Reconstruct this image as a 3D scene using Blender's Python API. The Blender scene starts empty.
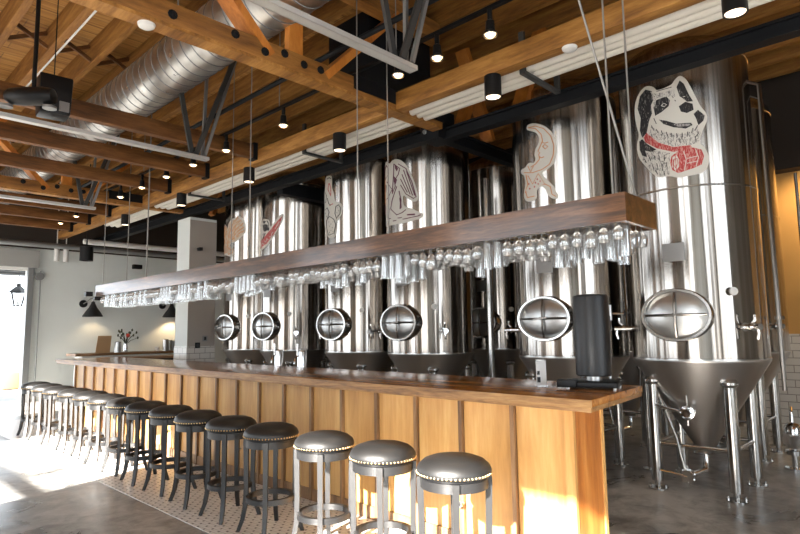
import bpy, bmesh, math, random
from mathutils import Vector, Matrix
random.seed(7)
PI = math.pi
col = bpy.context.scene.collection
STICK = {'dog':[('W',[[0.296,3.68],[0.377,3.641],[0.436,3.556],[0.494,3.462],[0.552,3.37],[0.646,3.288],[0.633,3.234],[0.541,3.128],[0.498,3.043],[0.577,2.995],[0.629,2.906],[0.598,2.82],[0.518,2.77],[0.35,2.758],[0.182,2.75],[0.046,2.786],[-0.103,2.781],[-0.218,2.841],[-0.34,2.938],[-0.456,3.026],[-0.478,3.147],[-0.402,3.227],[-0.444,3.306],[-0.482,3.432],[-0.451,3.568],[-0.323,3.646],[-0.207,3.668],[-0.087,3.632],[-0.054,3.584],[0.167,3.6],[0.225,3.648]]),('K',[[-0.403,3.486],[-0.344,3.592],[-0.233,3.634],[-0.131,3.599],[-0.091,3.529],[-0.154,3.471],[-0.147,3.389],[-0.203,3.33],[-0.259,3.225],[-0.346,3.194],[-0.386,3.271],[-0.351,3.382]]),('K',[[-0.063,3.501],[0.087,3.51],[0.136,3.468],[0.113,3.415],[-0.0,3.376],[-0.098,3.358],[-0.116,3.441]]),('K',[[0.241,3.574],[0.291,3.63],[0.345,3.593],[0.402,3.492],[0.455,3.421],[0.371,3.424],[0.331,3.455],[0.276,3.484]]),('F',[[-0.094,3.22],[0.087,3.171],[0.29,3.136],[0.497,3.185],[0.525,3.129],[0.481,3.044],[0.38,3.033],[0.143,3.039],[-0.049,3.1],[-0.219,3.195],[-0.167,3.278]]),('F',[[-0.375,3.048],[-0.114,3.037],[0.085,2.988],[0.061,2.795],[-0.083,2.789],[-0.236,2.866],[-0.361,2.965]]),('F',[[-0.152,3.598],[-0.057,3.557],[0.128,3.56],[0.215,3.559],[0.218,3.491],[0.122,3.504],[-0.061,3.516],[-0.102,3.427],[-0.117,3.545]]),('K',[[0.256,3.396],[0.348,3.426],[0.446,3.399],[0.454,3.343],[0.36,3.322],[0.278,3.344]]),('K',[[-0.045,3.314],[0.063,3.287],[0.199,3.242],[0.408,3.229],[0.425,3.206],[0.329,3.183],[0.162,3.213],[0.024,3.261]]),('G',[[0.147,3.244],[0.4,3.221],[0.364,3.202],[0.23,3.211]]),('K',[[0.45,3.306],[0.514,3.339],[0.604,3.283],[0.578,3.236],[0.505,3.2],[0.479,3.264]]),('K',[[-0.409,3.17],[-0.348,3.182],[-0.263,3.121],[-0.113,3.045],[-0.203,3.036],[-0.306,3.066],[-0.278,2.997],[-0.367,3.03],[-0.41,3.089]]),('R',[[-0.318,3.193],[-0.259,3.225],[-0.068,3.102],[0.143,3.034],[0.379,3.029],[0.403,3.001],[0.138,2.99],[-0.093,3.052],[-0.292,3.142]]),('R',[[0.107,2.956],[0.207,2.992],[0.41,3.005],[0.525,2.98],[0.552,2.92],[0.51,2.846],[0.39,2.82],[0.186,2.793],[0.104,2.83],[0.08,2.904]]),('W2',[[0.119,2.944],[0.176,2.96],[0.212,2.912],[0.199,2.847],[0.148,2.819],[0.103,2.857]]),('r',[[0.138,2.924],[0.18,2.926],[0.189,2.881],[0.151,2.847],[0.126,2.876],[0.138,2.924]]),('w',[[0.281,2.982],[0.306,2.903],[0.272,2.808]]),('w',[[0.442,2.989],[0.474,2.913],[0.431,2.833]]),('w',[[0.317,2.913],[0.461,2.925]]),('w',[[0.312,2.87],[0.463,2.881]]),('w',[[0.006,3.436],[0.045,3.453],[0.086,3.433],[0.049,3.42],[0.006,3.436]]),('K',[[0.051,3.443],[0.072,3.439],[0.07,3.421],[0.049,3.425]]),('K',[[0.313,3.479],[0.361,3.483],[0.378,3.454],[0.33,3.45]]),('w',[[0.319,3.474],[0.353,3.475]]),('k',[[-0.092,3.231],[-0.066,3.193]]),('k',[[-0.018,3.208],[-0.0,3.169]]),('k',[[0.052,3.184],[0.07,3.146]]),('k',[[0.122,3.166],[0.131,3.125]]),('k',[[0.197,3.153],[0.203,3.112]]),('k',[[0.275,3.149],[0.274,3.109]]),('k',[[0.352,3.152],[0.341,3.109]]),('k',[[0.429,3.179],[0.404,3.137]]),('k',[[0.492,3.197],[0.453,3.155]]),('k',[[0.498,3.13],[0.446,3.09]]),('k',[[-0.242,3.003],[-0.213,2.953]]),('k',[[-0.158,2.998],[-0.14,2.95]]),('k',[[-0.08,2.991],[-0.07,2.94]]),('k',[[0.002,2.98],[0.003,2.926]]),('k',[[-0.199,2.929],[-0.173,2.873]]),('k',[[-0.119,2.918],[-0.103,2.855]]),('k',[[-0.044,2.908],[-0.036,2.839]]),('k',[[0.03,2.91],[0.03,2.838]]),('k',[[-0.333,2.995],[-0.293,2.949]]),('k',[[-0.142,2.853],[-0.115,2.816]]),('k',[[-0.022,2.831],[-0.01,2.803]]),('k',[[0.174,3.497],[0.186,3.482]]),('k',[[0.205,3.459],[0.217,3.446]]),('k',[[-0.054,3.58],[0.173,3.583]]),('k',[[-0.12,3.338],[-0.087,3.282]]),('k',[[-0.167,3.278],[-0.132,3.226]])],'moon':[('W',[[-0.209,3.627],[-0.076,3.625],[0.078,3.591],[0.217,3.533],[0.329,3.441],[0.371,3.337],[0.356,3.229],[0.29,3.135],[0.184,3.095],[0.056,3.068],[0.124,3.002],[0.208,2.954],[0.289,2.898],[0.317,2.837],[0.364,2.805],[0.329,2.768],[0.246,2.774],[0.164,2.82],[0.133,2.882],[0.064,2.928],[-0.033,2.908],[-0.056,2.87],[-0.041,2.809],[-0.125,2.788],[-0.262,2.789],[-0.363,2.835],[-0.367,2.907],[-0.305,2.981],[-0.326,3.087],[-0.44,3.124],[-0.434,3.169],[-0.302,3.166],[-0.248,3.199],[-0.177,3.209],[-0.091,3.187],[-0.039,3.227],[-0.072,3.276],[-0.038,3.343],[0.024,3.375],[0.055,3.442],[-0.005,3.511],[-0.125,3.546],[-0.237,3.58]]),('o',[[-0.18,3.591],[-0.019,3.583],[0.146,3.531],[0.268,3.437],[0.314,3.332],[0.293,3.225],[0.222,3.141],[0.077,3.1],[-0.121,3.09],[-0.334,3.119]]),('o',[[-0.18,3.591],[-0.021,3.555],[0.088,3.478],[0.112,3.404],[0.06,3.35],[0.01,3.302],[0.051,3.284],[0.015,3.265],[0.051,3.24],[0.022,3.207],[-0.052,3.172],[-0.159,3.156]]),('o',[[0.089,3.393],[0.152,3.373],[0.216,3.378]]),('o',[[0.107,3.344],[0.151,3.359],[0.206,3.333],[0.155,3.312],[0.107,3.344]]),('o',[[0.017,3.244],[0.076,3.225],[0.127,3.231]]),('o',[[-0.226,3.175],[-0.163,3.105],[-0.094,3.157]]),('o',[[-0.283,3.091],[-0.245,2.974],[-0.328,2.903],[0.12,2.942],[-0.001,3.065],[-0.131,2.969],[-0.235,3.074]]),('o',[[-0.302,2.899],[-0.267,2.838],[-0.1,2.835]]),('o',[[0.12,2.942],[0.222,2.904],[0.243,2.823],[0.314,2.795]]),('R',[[-0.244,2.984],[-0.219,2.993],[-0.197,2.978],[-0.221,2.968]]),('R',[[-0.225,2.93],[-0.2,2.939],[-0.179,2.925],[-0.203,2.915]]),('R',[[-0.112,2.937],[-0.091,2.947],[-0.071,2.932],[-0.093,2.923]]),('R',[[-0.045,3.01],[-0.024,3.019],[-0.006,3.005],[-0.026,2.995]]),('R',[[-0.088,2.978],[-0.067,2.988],[-0.048,2.974],[-0.069,2.964]]),('R',[[0.012,2.983],[0.032,2.993],[0.05,2.979],[0.03,2.969]]),('R',[[-0.029,2.958],[-0.009,2.967],[0.01,2.953],[-0.01,2.944]])],'angel':[('W',[[-0.551,3.728],[-0.342,3.649],[-0.232,3.681],[-0.061,3.683],[0.101,3.643],[0.26,3.548],[0.384,3.391],[0.467,3.25],[0.516,3.15],[0.489,3.078],[0.392,3.075],[0.247,3.127],[0.121,3.196],[0.133,3.048],[0.224,3.012],[0.389,2.982],[0.525,2.928],[0.619,2.915],[0.59,2.858],[0.42,2.836],[0.158,2.812],[-0.235,2.819],[-0.775,2.839],[-0.772,2.931],[-0.77,3.117],[-0.768,3.263],[-0.769,3.576],[-0.773,3.629],[-0.776,3.724]]),('p',[[-0.779,3.704],[-0.776,3.577],[-0.777,3.43],[-0.774,3.222],[-0.778,3.014]]),('p',[[-0.556,3.667],[-0.388,3.599],[-0.392,3.518],[-0.695,3.491],[-0.78,3.599],[-0.556,3.667]]),('p',[[-0.143,3.624],[0.054,3.539],[0.005,3.465],[-0.124,3.4],[-0.1,3.318],[-0.218,3.231],[-0.147,3.524],[-0.143,3.624]]),('p',[[0.01,3.604],[0.22,3.522],[0.364,3.334],[0.457,3.134],[0.393,3.117],[0.21,3.188],[0.069,3.319]]),('p',[[0.16,3.508],[0.377,3.157]]),('p',[[0.116,3.453],[0.316,3.177]]),('p',[[0.071,3.398],[0.249,3.205]]),('p',[[0.238,3.481],[0.43,3.154]]),('p',[[-0.048,3.312],[-0.222,3.152],[-0.294,3.04],[-0.061,2.937],[0.1,2.953],[0.204,2.984]]),('p',[[0.021,3.245],[0.076,3.121],[0.059,3.005]]),('K2',[[0.019,3.166],[0.076,3.121],[0.09,3.022],[0.027,3.004],[0.039,3.085]]),('K2',[[-0.116,3.62],[-0.001,3.546],[-0.041,3.51],[-0.102,3.558]]),('K2',[[-0.778,3.451],[-0.55,3.387],[-0.634,3.306],[-0.778,3.347]]),('K2',[[-0.149,3.464],[-0.035,3.4],[-0.088,3.346],[-0.152,3.384]]),('p',[[-0.778,3.014],[-0.38,2.919],[0.033,2.89],[0.558,2.898]]),('p',[[-0.777,3.139],[-0.373,3.049],[-0.425,2.934]]),('p',[[-0.774,2.921],[-0.172,2.868],[0.2,2.867],[0.524,2.889]]),('K2',[[0.221,2.924],[0.422,2.922],[0.422,2.899],[0.24,2.906]]),('p',[[-0.504,3.432],[-0.216,3.291],[-0.461,3.201],[-0.775,3.222]]),('o',[[-0.771,3.577],[-0.769,3.325],[-0.772,3.159]])],'cactus':[('W',[[-0.464,3.755],[-0.161,3.738],[-0.05,3.709],[-0.062,3.532],[0.023,3.46],[0.065,3.311],[0.217,3.302],[0.31,3.251],[0.293,3.129],[0.193,3.054],[0.123,3.018],[0.132,2.914],[0.083,2.826],[0.021,2.789],[-0.284,2.819],[-0.432,2.983],[-0.673,3.072],[-0.672,3.265],[-0.669,3.372],[-0.669,3.524],[-0.502,3.566]]),('k',[[-0.311,3.7],[-0.161,3.702],[-0.093,3.678]]),('r',[[-0.161,3.617],[-0.094,3.535],[-0.094,3.431]]),('r',[[-0.198,3.622],[-0.238,3.532],[-0.094,3.42]]),('k',[[-0.672,3.514],[-0.587,3.556],[-0.354,3.461],[-0.391,3.36],[-0.673,3.373],[-0.672,3.514]]),('k',[[-0.283,3.41],[-0.199,3.316],[-0.094,3.284]]),('r',[[-0.162,3.281],[-0.005,3.296]]),('k',[[0.1,3.246],[0.194,3.263],[0.251,3.214],[0.238,3.133],[0.123,3.069],[0.064,3.145],[0.1,3.246]]),('k',[[-0.333,3.078],[-0.162,3.124],[0.022,3.066],[0.099,2.978],[0.032,2.86],[-0.2,2.847],[-0.355,2.976],[-0.333,3.078]]),('k',[[-0.586,3.255],[-0.283,3.262],[-0.177,3.188],[-0.283,3.094]]),('K',[[0.134,3.222],[0.148,3.229],[0.162,3.22],[0.148,3.213]]),('K',[[0.18,3.178],[0.194,3.185],[0.207,3.176],[0.194,3.168]]),('K',[[0.119,3.151],[0.133,3.159],[0.147,3.149],[0.133,3.142]]),('K',[[0.157,3.107],[0.171,3.115],[0.184,3.105],[0.17,3.098]]),('K',[[-0.223,3.047],[-0.199,3.053],[-0.177,3.042],[-0.199,3.036]]),('K',[[-0.115,3.006],[-0.095,3.012],[-0.076,3.002],[-0.095,2.996]]),('K',[[-0.023,3.029],[-0.006,3.036],[0.011,3.026],[-0.006,3.019]]),('K',[[-0.184,2.981],[-0.163,2.987],[-0.142,2.977],[-0.163,2.97]]),('K',[[-0.052,2.949],[-0.035,2.955],[-0.017,2.946],[-0.035,2.939]]),('K',[[-0.115,2.912],[-0.095,2.919],[-0.077,2.909],[-0.096,2.903]]),('K',[[-0.185,2.887],[-0.163,2.894],[-0.142,2.884],[-0.163,2.877]]),('K',[[-0.023,2.885],[-0.006,2.892],[0.01,2.882],[-0.007,2.875]]),('K',[[-0.525,3.205],[-0.464,3.207],[-0.417,3.193],[-0.464,3.19]]),('K',[[-0.391,3.148],[-0.355,3.152],[-0.322,3.14],[-0.355,3.135]])],'pinup':[('W',[[-0.283,3.346],[0.122,3.31],[0.159,3.157],[0.28,3.225],[0.521,3.372],[0.6,3.369],[0.614,3.322],[0.507,3.168],[0.324,3.027],[0.109,2.908],[-0.16,2.823],[-0.566,2.828],[-0.562,2.871],[-0.559,2.938],[-0.559,3.101],[-0.564,3.132],[-0.415,3.186]]),('R2',[[-0.561,3.015],[-0.565,2.978],[-0.063,3.041],[0.196,3.136],[0.573,3.337],[0.489,3.187],[0.284,3.038],[0.003,2.905],[-0.496,2.854],[-0.563,2.91]]),('K',[[-0.28,3.307],[-0.144,3.308],[-0.072,3.278],[-0.105,3.253],[-0.227,3.264]]),('K',[[-0.276,3.24],[-0.105,3.243],[0.048,3.221],[0.061,3.155],[0.126,3.169],[0.103,3.114],[0.023,3.129],[-0.099,3.11],[-0.22,3.149]]),('K',[[0.001,3.291],[0.073,3.267],[0.047,3.24]]),('k',[[-0.21,3.291],[0.046,3.284],[0.1,3.227],[0.077,3.144]]),('K',[[-0.562,3.073],[-0.565,3.055],[-0.565,3.026],[-0.562,3.029]]),('k',[[-0.567,3.056],[-0.216,3.082],[-0.134,3.094],[-0.259,2.991]]),('k',[[-0.194,3.004],[-0.065,3.089]]),('w',[[-0.565,2.949],[-0.441,2.895],[-0.255,2.933],[-0.141,2.902]]),('w',[[-0.128,2.962],[-0.028,2.932],[0.011,2.989],[0.097,2.965]]),('w',[[0.13,3.019],[0.2,3.005],[0.22,3.054],[0.283,3.085]]),('w',[[0.342,3.128],[0.488,3.243]])],'bird':[('W',[[-0.503,3.449],[-0.507,3.456],[-0.16,3.376],[-0.091,3.298],[-0.037,3.428],[0.224,3.501],[0.296,3.486],[0.433,3.544],[0.526,3.485],[0.613,3.462],[0.629,3.411],[0.667,3.37],[0.662,3.299],[0.688,3.258],[0.636,3.193],[0.498,3.132],[0.378,3.066],[0.084,3.04],[0.069,2.98],[0.249,2.92],[0.275,2.858],[0.179,2.798],[-0.034,2.824],[-0.215,2.855],[-0.506,2.845],[-0.504,2.885],[-0.503,3.177]]),('o',[[-0.02,3.159],[0.153,3.352],[0.405,3.511]]),('o',[[0.047,3.155],[0.256,3.325],[0.527,3.455]]),('o',[[0.108,3.141],[0.349,3.29],[0.604,3.392]]),('o',[[0.164,3.127],[0.434,3.255],[0.632,3.32]]),('o',[[0.191,3.109],[0.476,3.213],[0.634,3.249]]),('o',[[0.165,3.096],[0.457,3.174]]),('o',[[-0.505,3.408],[-0.277,3.366],[-0.151,3.272],[-0.336,3.205],[-0.015,3.077],[-0.085,3.0],[0.119,2.927],[0.176,2.863],[-0.0,2.852]]),('o',[[-0.505,3.387],[-0.505,3.241],[-0.317,3.1],[-0.506,3.011],[-0.385,2.898],[-0.119,2.9]]),('o',[[-0.505,3.303],[-0.263,3.261]]),('o',[[-0.505,3.251],[-0.257,3.219]]),('o',[[-0.507,3.178],[-0.138,3.127]]),('o',[[-0.507,3.116],[-0.089,3.062]]),('o',[[-0.507,3.053],[-0.176,3.007]]),('o',[[-0.507,2.99],[-0.082,2.959]]),('o',[[-0.292,2.933],[-0.004,2.913]]),('O',[[-0.506,3.425],[-0.332,3.4],[-0.435,3.381],[-0.505,3.392]])]}

# ---------------------------------------------------------------- materials
def new_mat(name):
    m = bpy.data.materials.new(name); m.use_nodes = True
    nt = m.node_tree; b = nt.nodes['Principled BSDF']
    return m, nt, b
def simple(name, c, rough=.5, metal=0., **kw):
    m, nt, b = new_mat(name)
    b.inputs['Base Color'].default_value = (*c, 1); b.inputs['Roughness'].default_value = rough
    b.inputs['Metallic'].default_value = metal
    for k, v in kw.items(): b.inputs[k.replace('_', ' ')].default_value = v
    return m
def coords(nt, scale, kind='Object', rot=(0, 0, 0)):
    tc = nt.nodes.new('ShaderNodeTexCoord'); mp = nt.nodes.new('ShaderNodeMapping')
    mp.inputs['Scale'].default_value = scale; mp.inputs['Rotation'].default_value = rot
    nt.links.new(tc.outputs[kind], mp.inputs[0]); return mp.outputs[0]
def noise(nt, vec, scale=1, detail=4, dist=0, rough=.5):
    n = nt.nodes.new('ShaderNodeTexNoise'); n.inputs['Scale'].default_value = scale
    n.inputs['Detail'].default_value = detail; n.inputs['Distortion'].default_value = dist
    n.inputs['Roughness'].default_value = rough
    nt.links.new(vec, n.inputs['Vector']); return n.outputs['Fac']
def ramp(nt, fac, stops):
    r = nt.nodes.new('ShaderNodeValToRGB'); e = r.color_ramp.elements
    while len(e) < len(stops): e.new(.5)
    for i, (p, c) in enumerate(stops): e[i].position = p; e[i].color = (*c, 1)
    nt.links.new(fac, r.inputs[0]); return r.outputs[0]
def mixc(nt, fac, a, b, mode='MIX'):
    m = nt.nodes.new('ShaderNodeMix'); m.data_type = 'RGBA'; m.blend_type = mode
    if isinstance(fac, (int, float)): m.inputs[0].default_value = fac
    else: nt.links.new(fac, m.inputs[0])
    for s, v in ((6, a), (7, b)):
        if isinstance(v, tuple): m.inputs[s].default_value = (*v, 1)
        else: nt.links.new(v, m.inputs[s])
    return m.outputs[2]
def math_(nt, op, a, b=None):
    m = nt.nodes.new('ShaderNodeMath'); m.operation = op
    for i, v in enumerate((a, b)):
        if v is None: continue
        if isinstance(v, (int, float)): m.inputs[i].default_value = v
        else: nt.links.new(v, m.inputs[i])
    return m.outputs[0]
def bump(nt, b, h, strength=.3, dist=.01):
    n = nt.nodes.new('ShaderNodeBump'); n.inputs['Strength'].default_value = strength
    n.inputs['Distance'].default_value = dist; nt.links.new(h, n.inputs['Height'])
    nt.links.new(n.outputs[0], b.inputs['Normal'])
def wood(name, dark, mid, light, scale=(1, 1, 1), rough=.5, grain=1., spec=.5, coat=0.):
    """scale: stretched per axis, small value = along the grain"""
    m, nt, b = new_mat(name)
    v = coords(nt, scale)
    big = noise(nt, v, 1.6 * grain, 3, .6); fine = noise(nt, v, 9 * grain, 5, .3, .65)
    f = math_(nt, 'ADD', math_(nt, 'MULTIPLY', big, .62), math_(nt, 'MULTIPLY', fine, .38))
    c = ramp(nt, f, [(.34, dark), (.5, mid), (.66, light)])
    nt.links.new(c, b.inputs['Base Color']); b.inputs['Roughness'].default_value = rough
    b.inputs['Specular IOR Level'].default_value = spec
    b.inputs['Coat Weight'].default_value = coat; b.inputs['Coat Roughness'].default_value = .12
    bump(nt, b, fine, .25, .004)
    return m
M = {}
M['beam_y'] = wood('timber_along_y', (.15, .058, .010), (.33, .145, .028), (.52, .26, .065), (5, .7, 5), .6)
M['beam_x'] = wood('timber_along_x', (.07, .026, .006), (.16, .062, .014), (.27, .115, .030), (.7, 5, 5), .6)
M['chord_x'] = wood('chord_timber', (.13, .050, .009), (.27, .112, .022), (.42, .19, .045), (.7, 5, 5), .55)
M['brace'] = wood('brace_timber', (.34, .105, .012), (.52, .175, .022), (.62, .24, .04), (3, 3, 1), .6)
M['joist'] = wood('joist_timber', (.14, .055, .010), (.30, .130, .026), (.46, .23, .055), (5, .6, 5), .65)
M['rack'] = wood('rack_walnut', (.024, .009, .003), (.085, .034, .011), (.21, .092, .034), (9, .8, 9), .36, 1.2, .6, .7)
M['bar_top'] = wood('bar_top_wood', (.14, .048, .010), (.36, .14, .028), (.58, .28, .07), (7, .7, 7), .18, 1, .5, .15)
M['bar_edge'] = wood('bar_edge_wood', (.10, .045, .015), (.27, .135, .045), (.43, .25, .095), (9, 1.2, 14), .4)
M['panel'] = wood('honey_panel', (.38, .19, .055), (.52, .285, .092), (.62, .39, .15), (3.2, 3.2, .35), .38)
M['panel_end'] = wood('end_panel', (.26, .080, .014), (.42, .145, .028), (.54, .23, .055), (4, 4, .5), .35)
M['batten'] = wood('batten_wood', (.10, .05, .022), (.22, .12, .055), (.36, .21, .10), (9, 9, .6), .45)
M['counter'] = wood('counter_wood', (.12, .06, .025), (.25, .13, .055), (.42, .25, .12), (.8, 5, 5), .35)
M['clip'] = simple('clipboard_board', (.50, .33, .18), .6)
M['black'] = simple('black_powder_coat', (.006, .006, .0065), .42, Specular_IOR_Level=.3)
M['black_gloss'] = simple('black_gloss', (.006, .006, .007), .42, Specular_IOR_Level=.6)
M['stool_wood'] = simple('stool_black_paint', (.008, .008, .0085), .44, Specular_IOR_Level=.75)
M['black_steel'] = simple('black_structural_steel', (.006, .0065, .008), .6, Specular_IOR_Level=.2)
M['grey_steel'] = simple('galvanised_strut', (.30, .31, .31), .45, .7)
M['galv_bright'] = simple('bright_galvanised', (.62, .62, .60), .45, .6)
M['dark_strut'] = simple('dark_strut', (.07, .07, .068), .5, .5)
M['white_paint'] = simple('white_paint', (.78, .77, .74), .5)
M['pipe_white'] = simple('white_pipe', (.72, .68, .60), .45)
M['chrome'] = simple('chrome', (.78, .78, .78), .14, 1.)
M['dull_chrome'] = simple('dull_chrome', (.55, .55, .54), .32, 1.)
M['arm_steel'] = simple('dark_arm_steel', (.22, .20, .18), .3, 1.)
M['brass'] = simple('brass_nail', (.72, .50, .25), .3, 1.)
M['wire'] = simple('steel_rod', (.32, .31, .29), .5, .6)
M['rubber'] = simple('hose_rubber', (.6, .6, .58), .5)
M['blue'] = simple('blue_tag', (.03, .10, .42), .5)
M['lamp_grey'] = simple('lamp_grey', (.022, .023, .024), .5)
M['red'] = simple('red_petals', (.55, .04, .02), .6)
M['leaf'] = simple('dry_leaf', (.05, .06, .03), .7)
M['paper'] = simple('paper_white', (.75, .75, .73), .6)
M['plate'] = simple('engraved_plate', (.30, .30, .30), .5, .6)
M['crate'] = simple('crate_wood', (.42, .25, .12), .8)
M['screen'] = simple('dark_screen', (.02, .02, .022), .3)
M['sW'] = simple('decal_white', (.66, .63, .57), .5)
M['sK'] = simple('decal_black', (.015, .014, .016), .5)
M['sR'] = simple('decal_red', (.50, .055, .055), .5)
M['sG'] = simple('decal_grey', (.34, .32, .31), .5)
M['sO'] = simple('decal_orange', (.60, .24, .08), .5)
M['sP'] = simple('decal_purple', (.13, .035, .06), .5)
def sketch(name, a, b_, thr, sc=(60, 60, 14)):
    m, nt, b = new_mat(name); n = noise(nt, coords(nt, sc), 1.6, 3, 1.2)
    nt.links.new(ramp(nt, n, [(thr - .03, a), (thr + .03, b_)]), b.inputs['Base Color']); b.inputs['Roughness'].default_value = .5; return m
M['sK'] = sketch('decal_black_hatch', (.012, .011, .013), (.30, .28, .26), .62)
M['sR'] = sketch('decal_red_hatch', (.45, .04, .04), (.62, .30, .26), .54)
M['sF'] = sketch('decal_fur_hatch', (.16, .15, .145), (.64, .61, .56), .45, (70, 70, 22))
M['sB'] = sketch('decal_peach_hatch', (.62, .56, .48), (.60, .33, .14), .52, (40, 40, 30))
def emis(name, c, s):
    m, nt, b = new_mat(name); b.inputs['Base Color'].default_value = (*c, 1)
    b.inputs['Emission Color'].default_value = (*c, 1); b.inputs['Emission Strength'].default_value = s
    return m
M['bulb'] = emis('warm_bulb', (1, .62, .30), 14)
M['lens'] = emis('warm_lens', (1, .80, .58), 3.2)

def steel_mat():
    m, nt, b = new_mat('brushed_stainless')
    b.inputs['Metallic'].default_value = 1
    b.inputs['Anisotropic'].default_value = .6
    b.inputs['Anisotropic Rotation'].default_value = .25
    t = nt.nodes.new('ShaderNodeTangent'); t.direction_type = 'RADIAL'; t.axis = 'Z'
    nt.links.new(t.outputs[0], b.inputs['Tangent'])
    v = coords(nt, (2.4, 2.4, .03)); n = noise(nt, v, 3.0, 2)
    v2 = coords(nt, (9, 9, .1)); n2 = noise(nt, v2, 3, 4)
    nt.links.new(ramp(nt, n2, [(.3, (.28, .245, .21)), (.7, (.53, .505, .475))]), b.inputs['Base Color'])
    r = math_(nt, 'ADD', math_(nt, 'MULTIPLY', n2, .10), .11)
    nt.links.new(r, b.inputs['Roughness'])
    bump(nt, b, n, .28, .03)
    return m
M['steel'] = steel_mat()
M['cone_steel'] = simple('satin_stainless', (.60, .57, .54), .34, 1.)
M['steel_plain'] = simple('stainless', (.56, .55, .53), .2, 1.)
def duct_mat():
    m, nt, b = new_mat('galvanised_duct'); b.inputs['Metallic'].default_value = 1
    v = coords(nt, (3, 3, 3)); vor = nt.nodes.new('ShaderNodeTexVoronoi'); vor.inputs['Scale'].default_value = 2.5
    nt.links.new(v, vor.inputs['Vector'])
    nt.links.new(ramp(nt, noise(nt, v, 2, 4), [(.3, (.50, .48, .45)), (.7, (.74, .72, .68))]), b.inputs['Base Color'])
    nt.links.new(math_(nt, 'ADD', math_(nt, 'MULTIPLY', noise(nt, v, 3, 3), .25), .20), b.inputs['Roughness'])
    return m
M['duct'] = duct_mat()
def leather():
    m, nt, b = new_mat('black_leather'); b.inputs['Base Color'].default_value = (.008, .0078, .0078, 1)
    v = coords(nt, (1, 1, 1)); n = noise(nt, v, 60, 4); n1 = noise(nt, v, 8, 3)
    nt.links.new(math_(nt, 'ADD', math_(nt, 'MULTIPLY', n1, .2), .36), b.inputs['Roughness'])
    b.inputs['Specular IOR Level'].default_value = .65
    bump(nt, b, n, .25, .002); return m
M['leather'] = leather()
def concrete():
    m, nt, b = new_mat('polished_concrete'); v = coords(nt, (1, 1, 1))
    a = noise(nt, v, 1.3, 7, .8, .65); c = noise(nt, v, 5, 6, .5, .7)
    f = math_(nt, 'ADD', math_(nt, 'MULTIPLY', a, .6), math_(nt, 'MULTIPLY', c, .4))
    nt.links.new(ramp(nt, f, [(.42, (.14, .136, .128)), (.5, (.30, .294, .28)), (.58, (.46, .45, .43))]), b.inputs['Base Color'])
    nt.links.new(math_(nt, 'ADD', math_(nt, 'MULTIPLY', a, .7), .0), b.inputs['Roughness'])
    bump(nt, b, c, .12, .004); return m
M['concrete'] = concrete()
def tile_floor():
    m, nt, b = new_mat('white_dot_mosaic')
    v = coords(nt, (1, 1, 1)); s = nt.nodes.new('ShaderNodeSeparateXYZ'); nt.links.new(v, s.inputs[0])
    P = .090
    def cell(o, off):   # distance from the centre of a repeating cell
        a = math_(nt, 'ADD', math_(nt, 'DIVIDE', o, P), off)
        return math_(nt, 'ABSOLUTE', math_(nt, 'SUBTRACT', math_(nt, 'FRACT', a), .5))
    def dots(off):
        return math_(nt, 'LESS_THAN', math_(nt, 'MAXIMUM', cell(s.outputs[0], off), cell(s.outputs[1], off)), .095)
    d = math_(nt, 'MAXIMUM', dots(100.), dots(100.5))
    Q = .045
    def line(o):
        return math_(nt, 'LESS_THAN', math_(nt, 'ABSOLUTE', math_(nt, 'SUBTRACT', math_(nt, 'FRACT', math_(nt, 'ADD', math_(nt, 'DIVIDE', o, Q), 100.25)), .5)), .06)
    g = math_(nt, 'MAXIMUM', line(s.outputs[0]), line(s.outputs[1]))
    c = mixc(nt, g, (.80, .79, .77), (.58, .57, .55))
    c = mixc(nt, d, c, (.035, .033, .033))
    nt.links.new(c, b.inputs['Base Color']); b.inputs['Roughness'].default_value = .35
    return m
M['mosaic'] = tile_floor()
def bricktile():
    m, nt, b = new_mat('white_subway_tile')
    tc = nt.nodes.new('ShaderNodeTexCoord'); s = nt.nodes.new('ShaderNodeSeparateXYZ'); nt.links.new(tc.outputs['Object'], s.inputs[0])
    c_ = nt.nodes.new('ShaderNodeCombineXYZ')
    nt.links.new(math_(nt, 'ADD', s.outputs[0], s.outputs[1]), c_.inputs[0]); nt.links.new(s.outputs[2], c_.inputs[1])
    br = nt.nodes.new('ShaderNodeTexBrick'); nt.links.new(c_.outputs[0], br.inputs['Vector'])
    br.inputs['Scale'].default_value = 1; br.inputs['Brick Width'].default_value = .20; br.inputs['Row Height'].default_value = .10
    br.inputs['Mortar Size'].default_value = .005
    br.inputs['Color1'].default_value = (.72, .69, .64, 1); br.inputs['Color2'].default_value = (.68, .65, .60, 1)
    br.inputs['Mortar'].default_value = (.30, .27, .24, 1)
    nt.links.new(br.outputs[0], b.inputs['Base Color']); b.inputs['Roughness'].default_value = .2; return m
M['subway'] = bricktile()
def deck():
    m, nt, b = new_mat('plank_deck')
    tc = nt.nodes.new('ShaderNodeTexCoord')
    br = nt.nodes.new('ShaderNodeTexBrick'); nt.links.new(tc.outputs['Object'], br.inputs['Vector'])
    br.inputs['Scale'].default_value = 1; br.inputs['Brick Width'].default_value = 2.6; br.inputs['Row Height'].default_value = .19
    br.inputs['Mortar Size'].default_value = .007; br.offset = .37
    br.inputs['Color1'].default_value = (.56, .29, .075, 1); br.inputs['Color2'].default_value = (.33, .145, .030, 1)
    br.inputs['Mortar'].default_value = (.03, .014, .005, 1)
    n = noise(nt, coords(nt, (.6, 9, 4)), 2.5, 5, .6)
    c = mixc(nt, .55, br.outputs[0], ramp(nt, n, [(.3, (.18, .07, .014)), (.55, (.50, .25, .06)), (.75, (.66, .42, .16))]))
    nt.links.new(c, b.inputs['Base Color']); b.inputs['Roughness'].default_value = .7; return m
M['deck'] = deck()
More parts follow.
